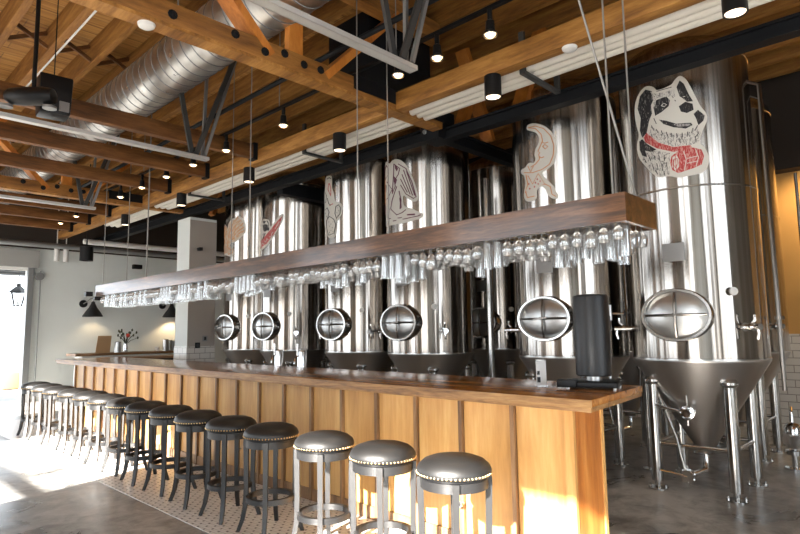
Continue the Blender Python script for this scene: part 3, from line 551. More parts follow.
# ---------------------------------------------------------------- stools
def make_stool():
    t = root('bar_stool', (0, 0, 0), '', 'bar stool')
    MB().lathe([(0, .738), (.07, .737), (.13, .730), (.175, .716), (.205, .693), (.215, .672), (.214, .655), (.208, .648), (0, .648)], n=48).part('seat_cushion', 'leather', t, 60)
    mb = MB()
    for i in range(56):
        a = 2 * PI * i / 56; mb.ball((.213 * math.cos(a), .213 * math.sin(a), .657), .0058, 6)
    mb.part('nailhead_trim', 'brass', t)
    MB().lathe([(.20, .648), (.20, .636), (.19, .632), (.08, .632), (.08, .648)], n=40, closed=True).part('swivel_plate', 'black', t)
    MB().lathe([(.195, .632), (.195, .585), (.172, .585), (.172, .632)], n=40, closed=True).part('apron_ring', 'stool_wood', t)
    for q in range(4):
        a = PI / 4 + q * PI / 2; u = Vector((math.cos(a), math.sin(a), 0)); v = Vector((-u.y, u.x, 0))
        mb = MB(); prof = [(.634, .195, .038), (.60, .196, .038), (.45, .192, .035), (.30, .190, .034), (.18, .196, .034), (.09, .215, .031), (0.004, .250, .028)]
        prev = None
        for z, rr, w in prof:
            R_ = [mb.bm.verts.new(u * (rr + i * w * .5) + v * (j * w * .5) + Vector((0, 0, z))) for i, j in ((-1, -1), (1, -1), (1, 1), (-1, 1))]
            if prev:
                for i in range(4): mb._face([prev[i], prev[(i + 1) % 4], R_[(i + 1) % 4], R_[i]])
            else: mb._face(R_)
            prev = R_
        mb._face(prev[::-1]); mb.part('leg', 'stool_wood', t, 35)
    MB().lathe([(.190, .250), (.190, .215), (.160, .215), (.160, .250)], n=40, closed=True).part('foot_ring', 'stool_wood', t)
    MB().lathe([(.158, .645), (.158, .60), (.14, .60), (.14, .645)], n=30, closed=True).part('inner_ring', 'stool_wood', t)
    for ch in t.children:
        ch.data.transform(Matrix.Diagonal((.94, .94, 1.05, 1)))
    return t
stool_y = [2.04, 2.60, 3.16, 3.77, 4.34, 4.90, 5.45, 5.99, 6.54, 7.09, 7.65, 8.21, 8.78, 9.34, 9.88]
protoSt = make_stool()
for k, y in enumerate(stool_y):
    t = protoSt if k == 0 else copy_tree(protoSt)
    t.location = (2.52 + random.uniform(-.015, .015), y, .004); t.rotation_euler = (0, 0, random.uniform(-.10, .10))
    if k == 0: l = 'round black leather bar stool nearest the camera, at the near end of the bar'
    elif k == 14: l = 'round black leather bar stool farthest away, last in the row by the door'
    else: l = 'round black bar stool with nailhead trim, %s from the near end of the row' % ORD[k]
    t['label'] = l; t['category'] = 'bar stool'; t['group'] = 'bar stools along the counter'

# ---------------------------------------------------------------- hanging rack and glasses
RX0, RX1, RY0, RY1, RZ0, RZ1 = 3.20, 3.66, 1.31, 9.70, 2.05, 2.215
r = root('glass_rack', (3.43, 5.5, RZ0), 'long dark wooden box beam hanging over the bar with glasses below', 'glass rack')
MB().box(RX0, RX0 + .03, RY0, RY1, RZ0, RZ1).part('front_board', 'rack', r, world=True)
MB().box(RX1 - .03, RX1, RY0, RY1, RZ0, RZ1).part('back_board', 'rack', r, world=True)
MB().box(RX0 + .03, RX1 - .03, RY0, RY0 + .03, RZ0, RZ1).part('end_board', 'rack', r, world=True)
MB().box(RX0 + .03, RX1 - .03, RY1 - .03, RY1, RZ0, RZ1).part('end_board', 'rack', r, world=True)
MB().box(RX0 + .03, RX1 - .03, RY0 + .03, RY1 - .03, 2.115, RZ1 - .002).part('top_board', 'rack', r, world=True)
gx = [3.262, 3.346, 3.430, 3.514, 3.598]
for x in gx:
    for s in (-1, 1): MB().box(x + s * .026 - .004, x + s * .026 + .004, RY0 + .03, RY1 - .03, 2.088, 2.094).part('glass_rail', 'brass', r, world=True)
rods = [(3.25, 1.40), (3.61, 1.42), (3.25, 3.62), (3.61, 3.61), (3.25, 5.33), (3.61, 6.33), (3.25, 7.93), (3.61, 8.79), (3.25, 9.53), (3.61, 9.55)]
for x, y in rods:
    MB().tube((x, y, RZ1), (x, y, ZC - .01), .006, 6).part('hanging_rod', 'wire', r, world=True)
MB().tube((3.62, 1.40, RZ1), (2.94, 1.62, 4.3), .007, 6).part('stay_wire', 'wire', r, world=True)
def glass_mesh(kind):
    mb = MB()
    if kind == 'stem': p = [(0, 0), (.032, -.001), (.032, -.004), (.008, -.008), (.004, -.016), (.004, -.050), (.008, -.056), (.026, -.068), (.036, -.090), (.038, -.110), (.034, -.135), (.029, -.150)]
    else: p = [(0, 0), (.030, -.001), (.031, -.008), (.026, -.012), (.028, -.06), (.033, -.14), (.036, -.215)]
    mb.lathe(p, n=14); return mb.mesh('glass_' + kind, 'glass', 50)
gm = {'stem': glass_mesh('stem'), 'tall': glass_mesh('tall')}
pos = []
ny = int((RY1 - RY0 - .12) / .084)
for j in range(ny):
    y = RY0 + .075 + j * .084
    for i, x in enumerate(gx):
        rnd = random.random()
        tall = (1.38 < y < 1.85 and 0 < i < 4 and y > 1.44) or (2.15 < y < 2.35 and i < 2) or (3.05 < y < 3.35 and i < 3) or (5.2 < y < 5.6 and i < 2) or (y > 6.6 and rnd < .6) or rnd < .07 or (4.0 < y < 4.4 and i == 2)
        if rnd > .97: continue
        pos.append((x + random.uniform(-.004, .004), y + random.uniform(-.006, .006), 'tall' if tall else 'stem'))
pos.sort(key=lambda p: p[0] ** 2 + p[1] ** 2)
for x, y, kd in pos[:300]:
    o = bpy.data.objects.new('stemmed_glass' if kd == 'stem' else 'tall_glass', gm[kd]); col.objects.link(o); o.location = (x, y, 2.087); q = random.uniform(.86, 1.14); o.scale = (q, q, q * random.uniform(.95, 1.1)); o.rotation_euler = (random.uniform(-.03, .03), random.uniform(-.03, .03), 0)
    if kd == 'stem': tag(o, 'clear stemmed glass hanging upside down among its kind under the wooden rack', 'glass', 'stemmed glasses hanging from the rack')
    else: tag(o, 'tall straight clear glass hanging lower than its neighbours under the wooden rack', 'glass', 'tall glasses hanging from the rack')
mb = MB()
for x, y, kd in pos[300:]:
    n = len(mb.bm.verts); mb.bm.from_mesh(gm[kd]); mb.bm.verts.ensure_lookup_table()
    bmesh.ops.translate(mb.bm, verts=mb.bm.verts[n:], vec=(x, y, 2.087))
mb.thing('hanging_glasses', 'glass', 'crowd of clear glasses hanging under the far end of the wooden rack', 'glasses', kind='stuff')
r = root('rack_end_light', (3.12, 9.74, 2.10), 'small dark fitting at the far end of the glass rack', 'fitting')
MB().box(-.05, .05, -.03, .03, -.05, .02).tube((.08, 0, -.08), (.22, 0, -.08), .03).part('bracket', 'black', r)

# ---------------------------------------------------------------- things on the bar
r = root('drinks_machine', (3.60, 1.74, 1.07), 'tall glossy black cylinder machine with a chrome side lever on the bar end', 'drinks machine', rz=.3)
MB().box(-.17, .15, -.16, .16, .012, .045).part('base', 'black', r, bevel=.008)
for sx, sy in ((-1, -1), (-1, 1), (1, -1), (1, 1)):
    MB().tube((sx * .13 - .01, sy * .14, 0), (sx * .13 - .01, sy * .14, .014), .012).part('foot', 'dull_chrome', r)
MB().box(-.20, -.11, .08, .20, .012, .06).part('tray', 'black', r, bevel=.006)
MB().lathe([(0, .045), (.05, .045), (.05, .075), (0, .075)], n=20).part('collar', 'dull_chrome', r)
MB().lathe([(0, .075), (.105, .075), (.112, .082), (.112, .575), (.108, .59), (.09, .597), (0, .597)], n=44).part('cylinder', 'black_gloss', r, 30)
MB().box(.02, .135, -.075, .09, .080, .588).part('side_housing', 'black', r, bevel=.012)
MB().box(.10, .155, -.105, -.05, .36, .46).part('latch_block', 'black', r, bevel=.006)
MB().tube((.125, -.10, .43), (.125, -.10, .53), .014, 14).part('hinge', 'dull_chrome', r)
MB().tube((.125, -.10, .475), (.29, -.17, .475), .008, 10).part('lever', 'chrome', r)
MB().ball((.30, -.174, .475), .015, 12).part('lever_knob', 'black', r)
MB().tube((.145, -.08, .045), (.145, -.08, .40), .010, 10).part('support_rod', 'dull_chrome', r)
r = root('card_holder', (3.42, 2.02, 1.07), 'small clear holder with a white printed card left of the black machine', 'card holder', rz=-.65)
MB().box(-.036, .036, -.02, .02, 0, .012).part('base', 'glass', r)
MB().box(-.034, .034, -.004, .004, .012, .17).part('card', 'paper', r)
MB().box(-.03, -.008, -.0055, -.0045, .03, .065).part('print', 'sK', r)
MB().box(-.03, -.012, -.0055, -.0045, .08, .105).part('print', 'sK', r)
MB().tube((0, 0, .17), (0, 0, .178), .034, 16).part('cap', 'dull_chrome', r)
# beer taps behind the bar
for k, (y, x, h) in enumerate(((5.32, 3.93, .17), (5.84, 3.98, .17))):
    r = root('tap_tower', (x, y, .90), ('short chrome tap tower rising behind the bar top, the nearer of two', 'short chrome tap tower rising behind the bar top, the farther of two')[k], 'beer tap', 'chrome tap towers')
    MB().lathe([(0, 0), (.05, 0), (.05, .33), (.045, .345), (0, .35)], n=24).part('column', 'chrome', r)
    MB().path([(0, 0, .28), (-.06, 0, .29), (-.09, 0, .26), (-.10, 0, .20)], .012).part('spout', 'chrome', r)
    MB().tube((-.06, 0, .29), (-.06, 0, .42), .012, 10, .016).part('handle', 'chrome', r)

# back counter near the far wall
r = root('back_counter', (4.9, 13.2, 0), 'wooden back counter near the far wall behind the bar', 'counter')
MB().box(3.95, 6.2, 12.95, 13.55, 1.02, 1.07).part('countertop', 'counter', r, world=True)
MB().box(4.1, 6.1, 13.05, 13.5, 0, 1.02).part('cabinet', 'plaster', r, world=True)
r = root('service_counter', (4.9, 11.3, 0), 'dark topped service counter between the bar and the white pillar', 'counter')
MB().prism([(3.95, 10.9), (5.6, 10.7), (5.6, 11.3), (3.95, 11.5)], 1.0, 1.045).part('countertop', 'counter', r, world=True)
MB().prism([(4.05, 11.0), (5.55, 10.8), (5.55, 11.25), (4.05, 11.4)], 0, 1.0).part('cabinet', 'screen', r, world=True)
r = root('menu_clipboard', (4.52, 13.1, 1.07), 'brown menu clipboard leaning upright on the back counter', 'clipboard', rz=.1)
mb = MB(); a = [mb.bm.verts.new(c) for c in ((-.17, -.04, 0), (.13, -.04, 0), (.22, .10, .36), (-.06, .10, .36))]; b_ = [mb.bm.verts.new((v.co.x, v.co.y + .012, v.co.z)) for v in a]
mb._face(a); mb._face(b_[::-1])
for i in range(4): mb._face([a[i], b_[i], b_[(i + 1) % 4], a[(i + 1) % 4]])
mb.part('board', 'clip', r)
r = root('flower_vase', (5.02, 13.2, 1.07), 'slim vase of dark foliage with a red flower on the back counter', 'vase')
MB().lathe([(0, 0), (.045, 0), (.05, .08), (.035, .16), (.04, .20), (.036, .20), (.03, .16), (0, .15)], n=18).part('vase', 'chrome', r)
mb = MB()
for i in range(16):
    a = random.uniform(0, 2 * PI); s = random.uniform(.05, .24); h = random.uniform(.30, .48)
    mb.path([(0, 0, .16), (s * .4 * math.cos(a), s * .4 * math.sin(a), .16 + (h - .16) * .6), (s * math.cos(a), s * math.sin(a), h)], .008, 5, 0, True, .003)
    mb.ball((s * math.cos(a), s * math.sin(a), h), .02, 6, 0, 1.6)
mb.part('foliage', 'leaf', r)
MB().ball((.03, -.04, .36), .045, 10).part('flower', 'red', r)
MB().lathe([(0, 0), (.065, 0), (.065, .22), (.05, .23), (0, .23)], (4.82, 13.1, 1.07), 20).thing('canister', 'dull_chrome', 'brushed metal canister beside the flower vase', 'canister')
MB().lathe([(0, 0), (.03, 0), (.05, .05), (.05, .09), (.046, .09), (.04, .02), (0, .02)], (5.70, 13.15, 1.07), 18).thing('white_cup', 'white_paint', 'small white cup on the back counter', 'cup')
for k, x in enumerate((5.86, 5.98, 6.08)):
    MB().lathe([(0, 0), (.055, 0), (.06, .25 - .02 * k), (.05, .26 - .02 * k), (0, .26 - .02 * k)], (x, 13.1 + .06 * k, 1.07), 18).thing('steel_shaker', 'dull_chrome', ['leftmost steel shaker of three on the back counter', 'middle steel shaker of three on the back counter', 'rightmost steel shaker of three on the back counter'][k], 'shaker', 'steel shakers')
r = root('card_reader', (5.30, 11.0, 1.045), 'dark payment screen on the service counter beside the pillar', 'screen', rz=.5)
MB().box(-.10, .10, -.06, .06, 0, .02).part('stand', 'white_paint', r)
MB().beam((0, .0, .02), (0, .05, .18), .24, .015, up=(0, 1, 0)).part('screen', 'screen', r)

# far wall fittings
def sconce(x, lab):
    t = root('wall_lamp', (x, 15, 1.85), lab, 'wall lamp', 'grey cone wall lamps')
    MB().lathe([(0, 0), (.09, 0), (.09, .03), (0, .035)], (-.13, 0, .34), 20, 0, (0, -1, 0)).part('wall_plate', 'black', t)
    MB().path([(-.13, -.03, .34), (-.10, -.16, .38), (-.04, -.25, .46), (0, -.28, .46), (0, -.28, .36)], .012, 8).part('arm', 'wire', t)
    MB().lathe([(.22, .03), (.215, .05), (.155, .15), (.09, .24), (.05, .33), (.035, .38), (0, .39), (0, .38), (.03, .37), (.045, .32), (.085, .235), (.15, .145), (.205, .045), (.215, .03)], (0, -.28, 0), 28).part('lamp_shade', 'lamp_grey', t)
    MB().ball((0, -.28, .12), .04, 10).part('bulb', 'bulb', t)
sconce(4.82, 'grey cone wall lamp on the far wall left of the rack end')
sconce(6.72, 'grey cone wall lamp on the far wall beside the white pillar')
l = bpy.data.lights.new('sconce_glow', 'SPOT'); l.energy = 40; l.color = (1, .72, .42); l.spot_size = math.radians(120); l.spot_blend = .5; l.shadow_soft_size = .04
o = bpy.data.objects.new('sconce_glow', l); col.objects.link(o); o.location = (6.82, 14.72, 1.93)
l2 = l.copy(); l2.energy = 10; o = bpy.data.objects.new('sconce_glow', l2); col.objects.link(o); o.location = (4.92, 14.72, 1.93)
for k, (x, y, z, h, m_, nm, lab) in enumerate(((4.03, 14.83, 3.14, .32, 'white_paint', 'white_can_light', 'left one of two white can lights near the far wall'), (4.22, 14.83, 3.14, .32, 'white_paint', 'white_can_light', 'right one of two white can lights near the far wall'), (4.18, 13.3, 3.02, .30, 'black', 'black_can_light', 'wide black can light hanging near the far wall'))):
    w = .055 if k < 2 else .13
    MB().lathe([(0, h), (w, h), (w, 0), (w * .85, 0), (w * .8, .03), (0, .03)], (x, y, z), 22).tube((x, y, z + h), (x, y, ZC), .012, 6).thing(nm, m_, lab, 'ceiling light')
r = root('security_camera', (5.85, 14.9, 3.10), 'small black security camera high on the far wall', 'camera')
MB().tube((0, .1, .05), (0, -.08, .05), .02).part('arm', 'black', r); MB().box(-.13, .09, -.18, -.06, -.02, .09).part('camera_body', 'black', r, bevel=.015)
r = root('security_camera', (4.95, 9.87, 2.98), 'small camera on the upper face of the white pillar', 'camera')
MB().tube((0, 0, 0), (0, -.08, -.02), .012).part('arm', 'black', r); MB().box(-.03, .03, -.16, -.06, -.05, .01).part('camera_body', 'black', r, bevel=.008)
# lantern outside the door
r = root('lantern', (3.63, 16.2, 2.16), 'old style black lantern hanging outside the far door opening', 'lantern')
mb = MB()
for a in range(4):
    u = Vector((math.cos(a * PI / 2 + .5), math.sin(a * PI / 2 + .5), 0)); mb.beam(u * .10, u * .19 + Vector((0, 0, .32)), .018, .018)
mb.lathe([(0, 0), (.11, 0), (.10, .02), (0, .02)], n=4).lathe([(.20, .32), (.20, .34), (.08, .46), (.04, .48), (.06, .52), (0, .56)], n=4)
mb.part('frame', 'black', r)
MB().tube((0, 0, .56), (0, 0, .80), .006).part('hook', 'black', r)
MB().tube((0, 0, .02), (0, 0, .20), .03).part('candle', 'paper', r)
r = root('pergola', (1.8, 17, 0), 'dark slatted canopy frame outside the far door opening', 'canopy')
for y in (15.5, 15.85, 16.6, 16.95): MB().box(-.5, 4.6, y, y + .08, 2.96, 3.06).part('slat', 'lamp_grey', r, world=True)
MB().box(4.45, 4.55, 17.3, 17.4, 0, 2.96).part('post', 'grey_steel', r, world=True)
for k, (x, s) in enumerate(((4.0, .45), (4.55, .6))):
    MB().box(x, x + .42, 19, 19.4, 0, s).thing('wooden_crate', 'crate', ('lower wooden crate outside the far door', 'taller wooden crate outside the far door')[k], 'crate', bevel=.02)

# ---------------------------------------------------------------- fermentation tanks
TR = .57
def flange_foot(mb, x, y):
    mb.lathe([(0, 0), (.085, 0), (.085, .012), (0, .012)], (x, y, 0), 20)
    for i in range(4):
        a = i * PI / 2 + .4; mb.tube((x + .065 * math.cos(a), y + .065 * math.sin(a), .012), (x + .065 * math.cos(a), y + .065 * math.sin(a), .04), .010, 6)
    mb.lathe([(.028, .012), (.028, .07), (.05, .07), (.05, .09), (.0, .09)], (x, y, 0), 14)
def valve(mb, p, d, l=.10):
    p, d = Vector(p), Vector(d).normalized()
    mb.lathe([(0, 0), (.035, 0), (.038, .012), (.023, .014), (.023, l - .02), (.036, l - .02), (.036, l), (.020, l), (.020, l + .05), (.027, l + .052), (.027, l + .07), (0, l + .07)], p, 14, 0, d)
    e = p + d * (l - .01); s = d.cross(Vector((0, 0, 1)))
    mb.path([e + Vector((0, 0, .03)), e + Vector((0, 0, .06)) + d * .03, e + Vector((0, 0, .10)) + d * .03], .012, 6)
    mb.path([e + d * .05, e + d * .06 - Vector((0, 0, .05)), e + d * .045 - Vector((0, 0, .10))], .012, 6)
def make_tank():
    t = root('fermenter_tank', (0, 0, 0), '', 'fermentation tank')
    MB().lathe([(TR, 1.15), (TR, 3.90), (TR + .003, 3.91), (TR - .01, 3.98), (TR * .86, 4.06), (TR * .55, 4.15), (TR * .2, 4.19), (0, 4.19)], n=96).part('tank_body', 'steel', t, 30)
    MB().lathe([(TR + .001, 1.17), (TR + .004, 1.155), (TR, 1.14), (.065, .33), (.06, .30), (0, .30)], n=96).part('cone', 'cone_steel', t, 30)
    for z in (1.158, 2.66, 3.89): MB().lathe([(TR, z), (TR + .006, z + .003), (TR + .006, z + .016), (TR, z + .019)], n=96).part('weld_band', 'steel_plain', t)
    for sx, sy in ((-1, -1), (-1, 1), (1, -1), (1, 1)):
        mb = MB().tube((sx * .33, sy * .32, .09), (sx * .33, sy * .32, 1.0), .052, 22); flange_foot_local(mb, sx * .33, sy * .32)
        lg = mb.part('leg', 'steel_plain', t)
        MB().lathe([(.052, .93), (.075, .955), (.075, .975), (.052, 1.0)], (sx * .33, sy * .32, 0), 20).part('collar', 'steel_plain', lg)
    for a, b in (((-1, -1), (-1, 1)), ((-1, -1), (1, -1)), ((-1, 1), (1, 1)), ((1, -1), (1, 1))):
        MB().tube((a[0] * .33, a[1] * .32, .40), (b[0] * .33, b[1] * .32, .40), .018, 10).part('brace', 'steel_plain', t)
    # manway on the room side
    my, mz = -.02, 1.55
    c = Vector((-TR + .02, my, mz)); d = Vector((-1, -.12, 0)).normalized()
    mw = MB().lathe([(.228, -.05), (.228, .10), (.222, .112), (.206, .112), (.200, .10), (.200, .06)], c, 48, 0, d, sx=1.25).part('manway_collar', 'steel_plain', t)
    MB().lathe([(0, .105), (.06, .103), (.13, .094), (.19, .075), (.198, .07), (.198, .05)], c, 48, 0, d, sx=1.25).part('manway_door', 'dull_chrome', mw)
    u = Vector((0, 0, 1)).cross(d).normalized(); w = Vector((0, 0, 1)); mb = MB()
    for q in (u * .24, -u * .24, w * .19, -w * .19): mb.path([c + d * .13, c + d * .135 + q * .5, c + d * .105 + q], .011, 6)
    mb.tube(c + d * .10, c + d * .19, .016, 10).beam(c + d * .18 - u * .07 - w * .01, c + d * .18 + u * .07 + w * .01, .016, .016)
    mb.part('clamp_arms', 'arm_steel', mw)
    # plate, valves, dial
    zz = 2.10; mb = MB(); prev = None
    for i in range(9):
        a = .035 + (i - 4) * .04; x, y = -(TR + .004) * math.cos(a), -(TR + .004) * math.sin(a)
        v = [mb.bm.verts.new((x * k, y * k, zc)) for k, zc in ((1, zz - .08), (1, zz + .08), (.99, zz + .08), (.99, zz - .08))]
        if prev:
            for j in range(4): mb._face([prev[j], prev[(j + 1) % 4], v[(j + 1) % 4], v[j]])
        prev = v
    mb.part('name_plate', 'plate', t)
    for a in (-1.10, .98):   # seen from the room: left and right
        d2 = Vector((-math.cos(a), -math.sin(a), 0)); mb = MB(); valve(mb, d2 * (TR - .01) + Vector((0, 0, 1.44)), d2); mb.part('sample_valve', 'chrome', t)
    a = .80; d2 = Vector((-math.cos(a), -math.sin(a), 0))
    MB().lathe([(0, -.01), (.02, -.01), (.02, .02), (.035, .022), (.035, .04), (0, .04)], d2 * TR + Vector((0, 0, 1.74)), 14, 0, d2).part('thermowell', 'white_paint', t)
    # racking valve on the cone and dump pipe below
    d3 = Vector((-1, -.1, 0)).normalized(); c3 = Vector((-.28, .02, .70))
    mb = MB().lathe([(0, 0), (.05, 0), (.05, .03), (.03, .035), (.03, .09), (.06, .092), (.06, .13), (.035, .135), (.035, .17), (0, .17)], c3, 20, 0, d3)
    mb.path([c3 + d3 * .11 + Vector((0, 0, -.11)), c3 + d3 * .11 + Vector((0, 0, .15))], .010)
    mb.path([c3 + d3 * .11, c3 + d3 * .12 + Vector((0, .14, .02)), c3 + d3 * .12 + Vector((0, .26, .05))], .013)
    for i in range(6):
        a = i * PI / 3; mb.ball(c3 + d3 * .135 + Vector((0, .045 * math.cos(a), .045 * math.sin(a))), .013, 6)
    mb.part('butterfly_valve', 'chrome', t)
    mb = MB().path([(0, 0, .30), (0, 0, .22), (-.05, 0, .16), (-.30, .05, .15)], .025, 12)
    mb.lathe([(0, 0), (.05, 0), (.05, .03), (.03, .03), (.03, .06), (.055, .06), (.055, .09), (0, .09)], (-.30, .05, .15), 18, 0, (-1, 0, 0))
    mb.tube((-.35, .05, .10), (-.35, .05, .24), .010).path([(-.38, .05, .15), (-.39, .18, .17), (-.38, .27, .17)], .012)
    for i in range(7): mb.ball((-.36 + .02 * math.sin(i), .05 + .06 * math.cos(i * .9), .15 + .05 * math.sin(i * .9)), .014, 6)
    mb.part('dump_valve', 'chrome', t)
    mb = MB().path([(-.30, .30, .90), (-.36, .12, .46), (-.36, .10, .34), (-.36, .06, .16)], .013, 8); mb.part('drain_line', 'steel_plain', t)
    return t
def flange_foot_local(mb, x, y): flange_foot(mb, x, y)
rows = [('dog', 1.79, 'steel tank nearest the camera with the black and white dog decal'),
        ('moon', 3.06, 'steel tank with the crescent moon decal behind the black machine'),
        ('angel', 5.10, 'steel tank with the kneeling winged woman decal'),
        ('cactus', 6.42, 'steel tank with the cactus decal left of the winged woman'),
        ('pinup', 8.14, 'steel tank with the rider on a long red carrot decal'),
        ('bird', 9.36, 'farthest steel tank with the orange winged bird decal by the white pillar')]
def cyl_pt(s, z, rad): return (-rad * math.cos(s), -rad * math.sin(s), z)
def decal(name, shapes, t, label):
    keys = {'W': 'sW', 'W2': 'sW', 'w': 'sW', 'K': 'sK', 'K2': 'sP', 'k': 'sK', 'R': 'sR', 'R2': 'sR', 'r': 'sR', 'G': 'sG', 'o': 'sO', 'O': 'sO', 'p': 'sP', 'B': 'sB', 'F': 'sF'}
    ml = ['sW', 'sK', 'sR', 'sG', 'sO', 'sP', 'sB', 'sF']; mb = MB(); bm = mb.bm; lay = 0
    shapes = list(shapes)
    if name == 'bird':
        q0 = shapes[0][1]; cx = sum(a for a, b in q0) / len(q0); cz = sum(b for a, b in q0) / len(q0)
        shapes.insert(1, ('B', [(cx + (a - cx) * .88, cz + (b - cz) * .9) for a, b in q0]))
    for k, pts in shapes:
        mi = ml.index(keys[k]); lay += 1
        rad = TR + (.004 if k == 'W' else .0055 + .00004 * lay)
        if k in ('W', 'B', 'F', 'W2', 'K', 'K2', 'R', 'R2', 'G', 'O'):
            b2 = bmesh.new(); q = pts
            if k == 'W':   # round the outline
                for _ in range(2):
                    n = len(q); q = [p for i in range(n) for p in ((q[i][0] * .75 + q[(i + 1) % n][0] * .25, q[i][1] * .75 + q[(i + 1) % n][1] * .25), (q[i][0] * .25 + q[(i + 1) % n][0] * .75, q[i][1] * .25 + q[(i + 1) % n][1] * .75))]
            vs = [b2.verts.new((s, z, 0)) for s, z in q]
            f = b2.faces.new(vs)
            smin = min(s for s, z in q); smax = max(s for s, z in q)
            if k != 'W' : ex = []
            c = smin + .04
            while c < smax - .005:
                bmesh.ops.bisect_plane(b2, geom=b2.verts[:] + b2.edges[:] + b2.faces[:], plane_co=(c, 0, 0), plane_no=(1, 0, 0)); c += .04
            bmesh.ops.triangulate(b2, faces=b2.faces[:])
            ext = bmesh.ops.extrude_face_region(b2, geom=b2.faces[:])
            for v in [e for e in ext['geom'] if isinstance(e, bmesh.types.BMVert)]: v.co.z = .002 if k == 'W' else .0006
            mp = {}
            for v in b2.verts: mp[v] = bm.verts.new(cyl_pt(v.co.x, v.co.y, rad - (.002 if k == 'W' else .0006) + v.co.z))
            for f in b2.faces:
                nf = mb._face([mp[v] for v in f.verts], mi)
            b2.free()
        else:
            w = (.0055 if k in 'rop' else .005) * (1 if name == 'dog' else 1.25 if name == 'moon' else 1.7)
            P3 = [Vector(cyl_pt(s, z, rad)) for s, z in pts]
            mb.path(P3, w * .8, 4, mi)
    return mb.part('decal', ml, t, 0, label=label)
protoT = make_tank()
def set_tank(t, x, y, lab, grp):
    t.location = (x, y, 0); t['label'] = lab; t['category'] = 'fermentation tank'; t['group'] = grp
tanks = [protoT] + [copy_tree(protoT) for _ in range(5)]
back = [copy_tree(protoT) for _ in range(6)]
for t, (k, y, lab) in zip(tanks, rows):
    set_tank(t, 5.86, y, lab, 'front row of steel tanks')
    decal(k, STICK[k], t, {'dog': 'black and white dog head with a red barrel', 'moon': 'pale crescent moon on dotted legs', 'angel': 'kneeling winged woman', 'cactus': 'tall cactus', 'pinup': 'small figure riding a long red carrot', 'bird': 'orange line-drawn bird with a raised wing'}[k])
bl = ['plain steel tank standing behind the dog tank at the right edge', 'plain steel tank standing behind the moon tank', 'plain steel tank in the dark gap between the moon and winged woman tanks', 'plain steel tank standing behind the cactus tank', 'plain steel tank in the dark gap between the cactus and carrot tanks', 'plain steel tank standing behind the bird tank']
for t, y, lab in zip(back, (1.97, 3.22, 5.15, 6.5, 8.15, 9.45), bl): set_tank(t, 7.65, y, lab, 'back row of steel tanks')
# riser pipes on the right side
mb = MB()
for a, rr, z0, z1 in ((1.55, .035, .9, 3.6), (1.75, .015, 1.0, 3.5)):
    x, y = -(TR + .09) * math.cos(a), -(TR + .09) * math.sin(a)
    mb.path([(x, y, z0), (x, y, z1), (x * .8, y * .8, z1 + .08)], rr * .5, 10)
    mb.lathe([(.03, 0), (.03, .03)], (x, y, 1.5), 12)
mb.part('riser_pipe', 'arm_steel', protoT)
# pipes in the gaps
for k, (x, y, r_, z0, z1, lab) in enumerate(((6.1, 4.30, .045, .0, 3.4, 'tall vertical steel pipe in the gap left of the moon tank'), (6.5, 4.6, .03, 0, 3.4, 'thin vertical steel pipe in the gap beside the angel tank'), (6.2, 2.43, .03, 0, 2.6, 'thin vertical steel pipe between the dog and moon tanks'), (6.3, 7.25, .045, 0, 3.4, 'tall vertical pipe in the gap between the cactus and carrot tanks'), (7.0, 1.0, .03, 0, 3.3, 'thin vertical pipe right of the dog tank'))):
    MB().tube((x, y, z0), (x, y, z1), r_, 14).lathe([(0, 0), (.08, 0), (.08, .012), (0, .012)], (x, y, 0), 16).thing('process_pipe', 'steel_plain', lab, 'pipe')
r = root('hose_valve', (6.55, 1.03, 1.0), 'steel valve cluster with a looped white hose right of the dog tank', 'valve')
MB().path([(0, 0, 1.15), (.02, -.08, 1.22), (.0, -.16, 1.10), (0, -.10, .85), (0, -.02, .75)], .012, 8).part('hose', 'rubber', r)
MB().tube((0, 0, -.2), (0, 0, 1.9), .014, 10).part('pipe', 'arm_steel', r)
mb = MB().tube((-.08, 0, .35), (.10, 0, .35), .03, 12).tube((0, 0, .28), (0, 0, .50), .02, 10); mb.ball((0, -.03, .35), .045, 10); mb.part('valve_body', 'chrome', r)
MB().tube((0, 0, -.98), (0, 0, -.2), .012, 8).part('lower_pipe', 'steel_plain', r)
MB().tube((-.02, -.02, -.02), (-.02, -.02, .10), .012, 8).part('blue_cap', 'blue', r)
r = root('pump_cart', (7.1, 1.33, 0), 'chrome pump fitting standing on the floor at the right edge', 'pump')
MB().lathe([(0, 0), (.10, 0), (.10, .02), (.03, .03), (.03, .14), (.07, .15), (.07, .19), (.03, .20), (.03, .34), (.08, .35), (.08, .42), (.05, .46), (0, .47)], n=22).part('stand', 'chrome', r)
MB().lathe([(0, -.06), (.09, -.06), (.10, 0), (.09, .06), (0, .06)], (0, 0, .30), 22, 0, (-1, 0, 0)).part('pump_head', 'chrome', r)
MB().path([(-.02, 0, .47), (-.02, 0, .56), (.08, .02, .60)], .02, 10).part('outlet', 'chrome', r)
# unseen lamp added in the back corner to warm the ochre wall
r = root('cylinder_light', (8.9, 1.1, 3.62), 'unseen black ceiling light added to warm the ochre wall behind the tanks', 'ceiling light')
MB().lathe([(0, .24), (.068, .24), (.068, 0), (.060, 0), (0, .012)], n=20).part('housing', 'black', r)
MB().lathe([(0, .002), (.055, .004), (0, .012)], n=16).part('lens', 'lens', r)
MB().tube((0, 0, .24), (0, 0, 1.53), .008, 6).part('stem', 'black', r)
spot_light((8.9, 1.1, 3.58), 110, .05, 140, (.5, 0, -1), (1, .75, .45))

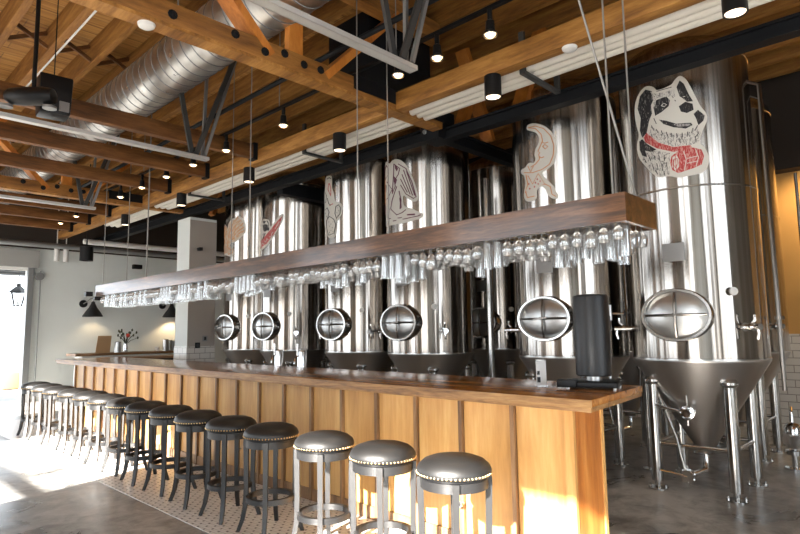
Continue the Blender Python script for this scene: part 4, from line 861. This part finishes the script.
# ---------------------------------------------------------------- light
sun = bpy.data.lights.new('sun', 'SUN'); sun.energy = 60; sun.angle = math.radians(.6); sun.color = (1, .94, .86)
o = bpy.data.objects.new('sun', sun); col.objects.link(o); az, el = math.radians(17), math.radians(25.1)
o.rotation_euler = Vector((math.cos(az) * math.cos(el), math.sin(az) * math.cos(el), -math.sin(el))).to_track_quat('-Z', 'Y').to_euler()
w = bpy.data.worlds.new('world'); bpy.context.scene.world = w; w.use_nodes = True
bg = w.node_tree.nodes['Background']; bg.inputs[0].default_value = (.86, .93, 1, 1); bg.inputs[1].default_value = 5.6
def portal(loc, d, sx, sy):
    l = bpy.data.lights.new('portal', 'AREA'); l.shape = 'RECTANGLE'; l.size = sx; l.size_y = sy; l.cycles.is_portal = True
    o = bpy.data.objects.new('portal', l); col.objects.link(o); o.location = loc; o.rotation_euler = Vector(d).to_track_quat('-Z', 'Z').to_euler()
for y0, y1 in ((-1.7, 1.58), (4.6, 8.0), (10.6, 13.6)): portal((XL - .14, (y0 + y1) / 2, 2.06), (1, 0, 0), y1 - y0, 3.43)
for x0, x1 in ((-2.6, -.4), (.8, 3.9)): portal(((x0 + x1) / 2, YN - .22, 2.05), (0, 1, 0), x1 - x0, 3.3)
portal((.36, YF + .22, 1.46), (0, -1, 0), 6.32, 2.93)

# ---------------------------------------------------------------- camera
yaw, pit, rol, F = math.radians(43.93), math.radians(6.27), math.radians(-.807), 579.4
f = Vector((math.cos(yaw) * math.cos(pit), math.sin(yaw) * math.cos(pit), math.sin(pit)))
rt = Vector((math.sin(yaw), -math.cos(yaw), 0)); up = rt.cross(f)
r2 = rt * math.cos(rol) + up * math.sin(rol); u2 = -rt * math.sin(rol) + up * math.cos(rol)
cam = bpy.data.cameras.new('camera'); co = bpy.data.objects.new('camera', cam); col.objects.link(co)
Mx = Matrix((( r2.x, u2.x, -f.x, 0), (r2.y, u2.y, -f.y, 0), (r2.z, u2.z, -f.z, 1.45), (0, 0, 0, 1)))
co.matrix_world = Mx; cam.sensor_width = 36; cam.lens = F / 800 * 36; cam.clip_start = .05
sc = bpy.context.scene; sc.camera = co
sc.view_settings.view_transform = 'Standard'; sc.view_settings.look = 'None'; sc.view_settings.gamma = 1
sc.view_settings.use_curve_mapping = False; sc.view_settings.exposure = -0.2
sc.cycles.use_denoising = True; sc.cycles.transparent_max_bounces = 32; sc.cycles.max_bounces = 8
sc.cycles.sample_clamp_indirect = 8
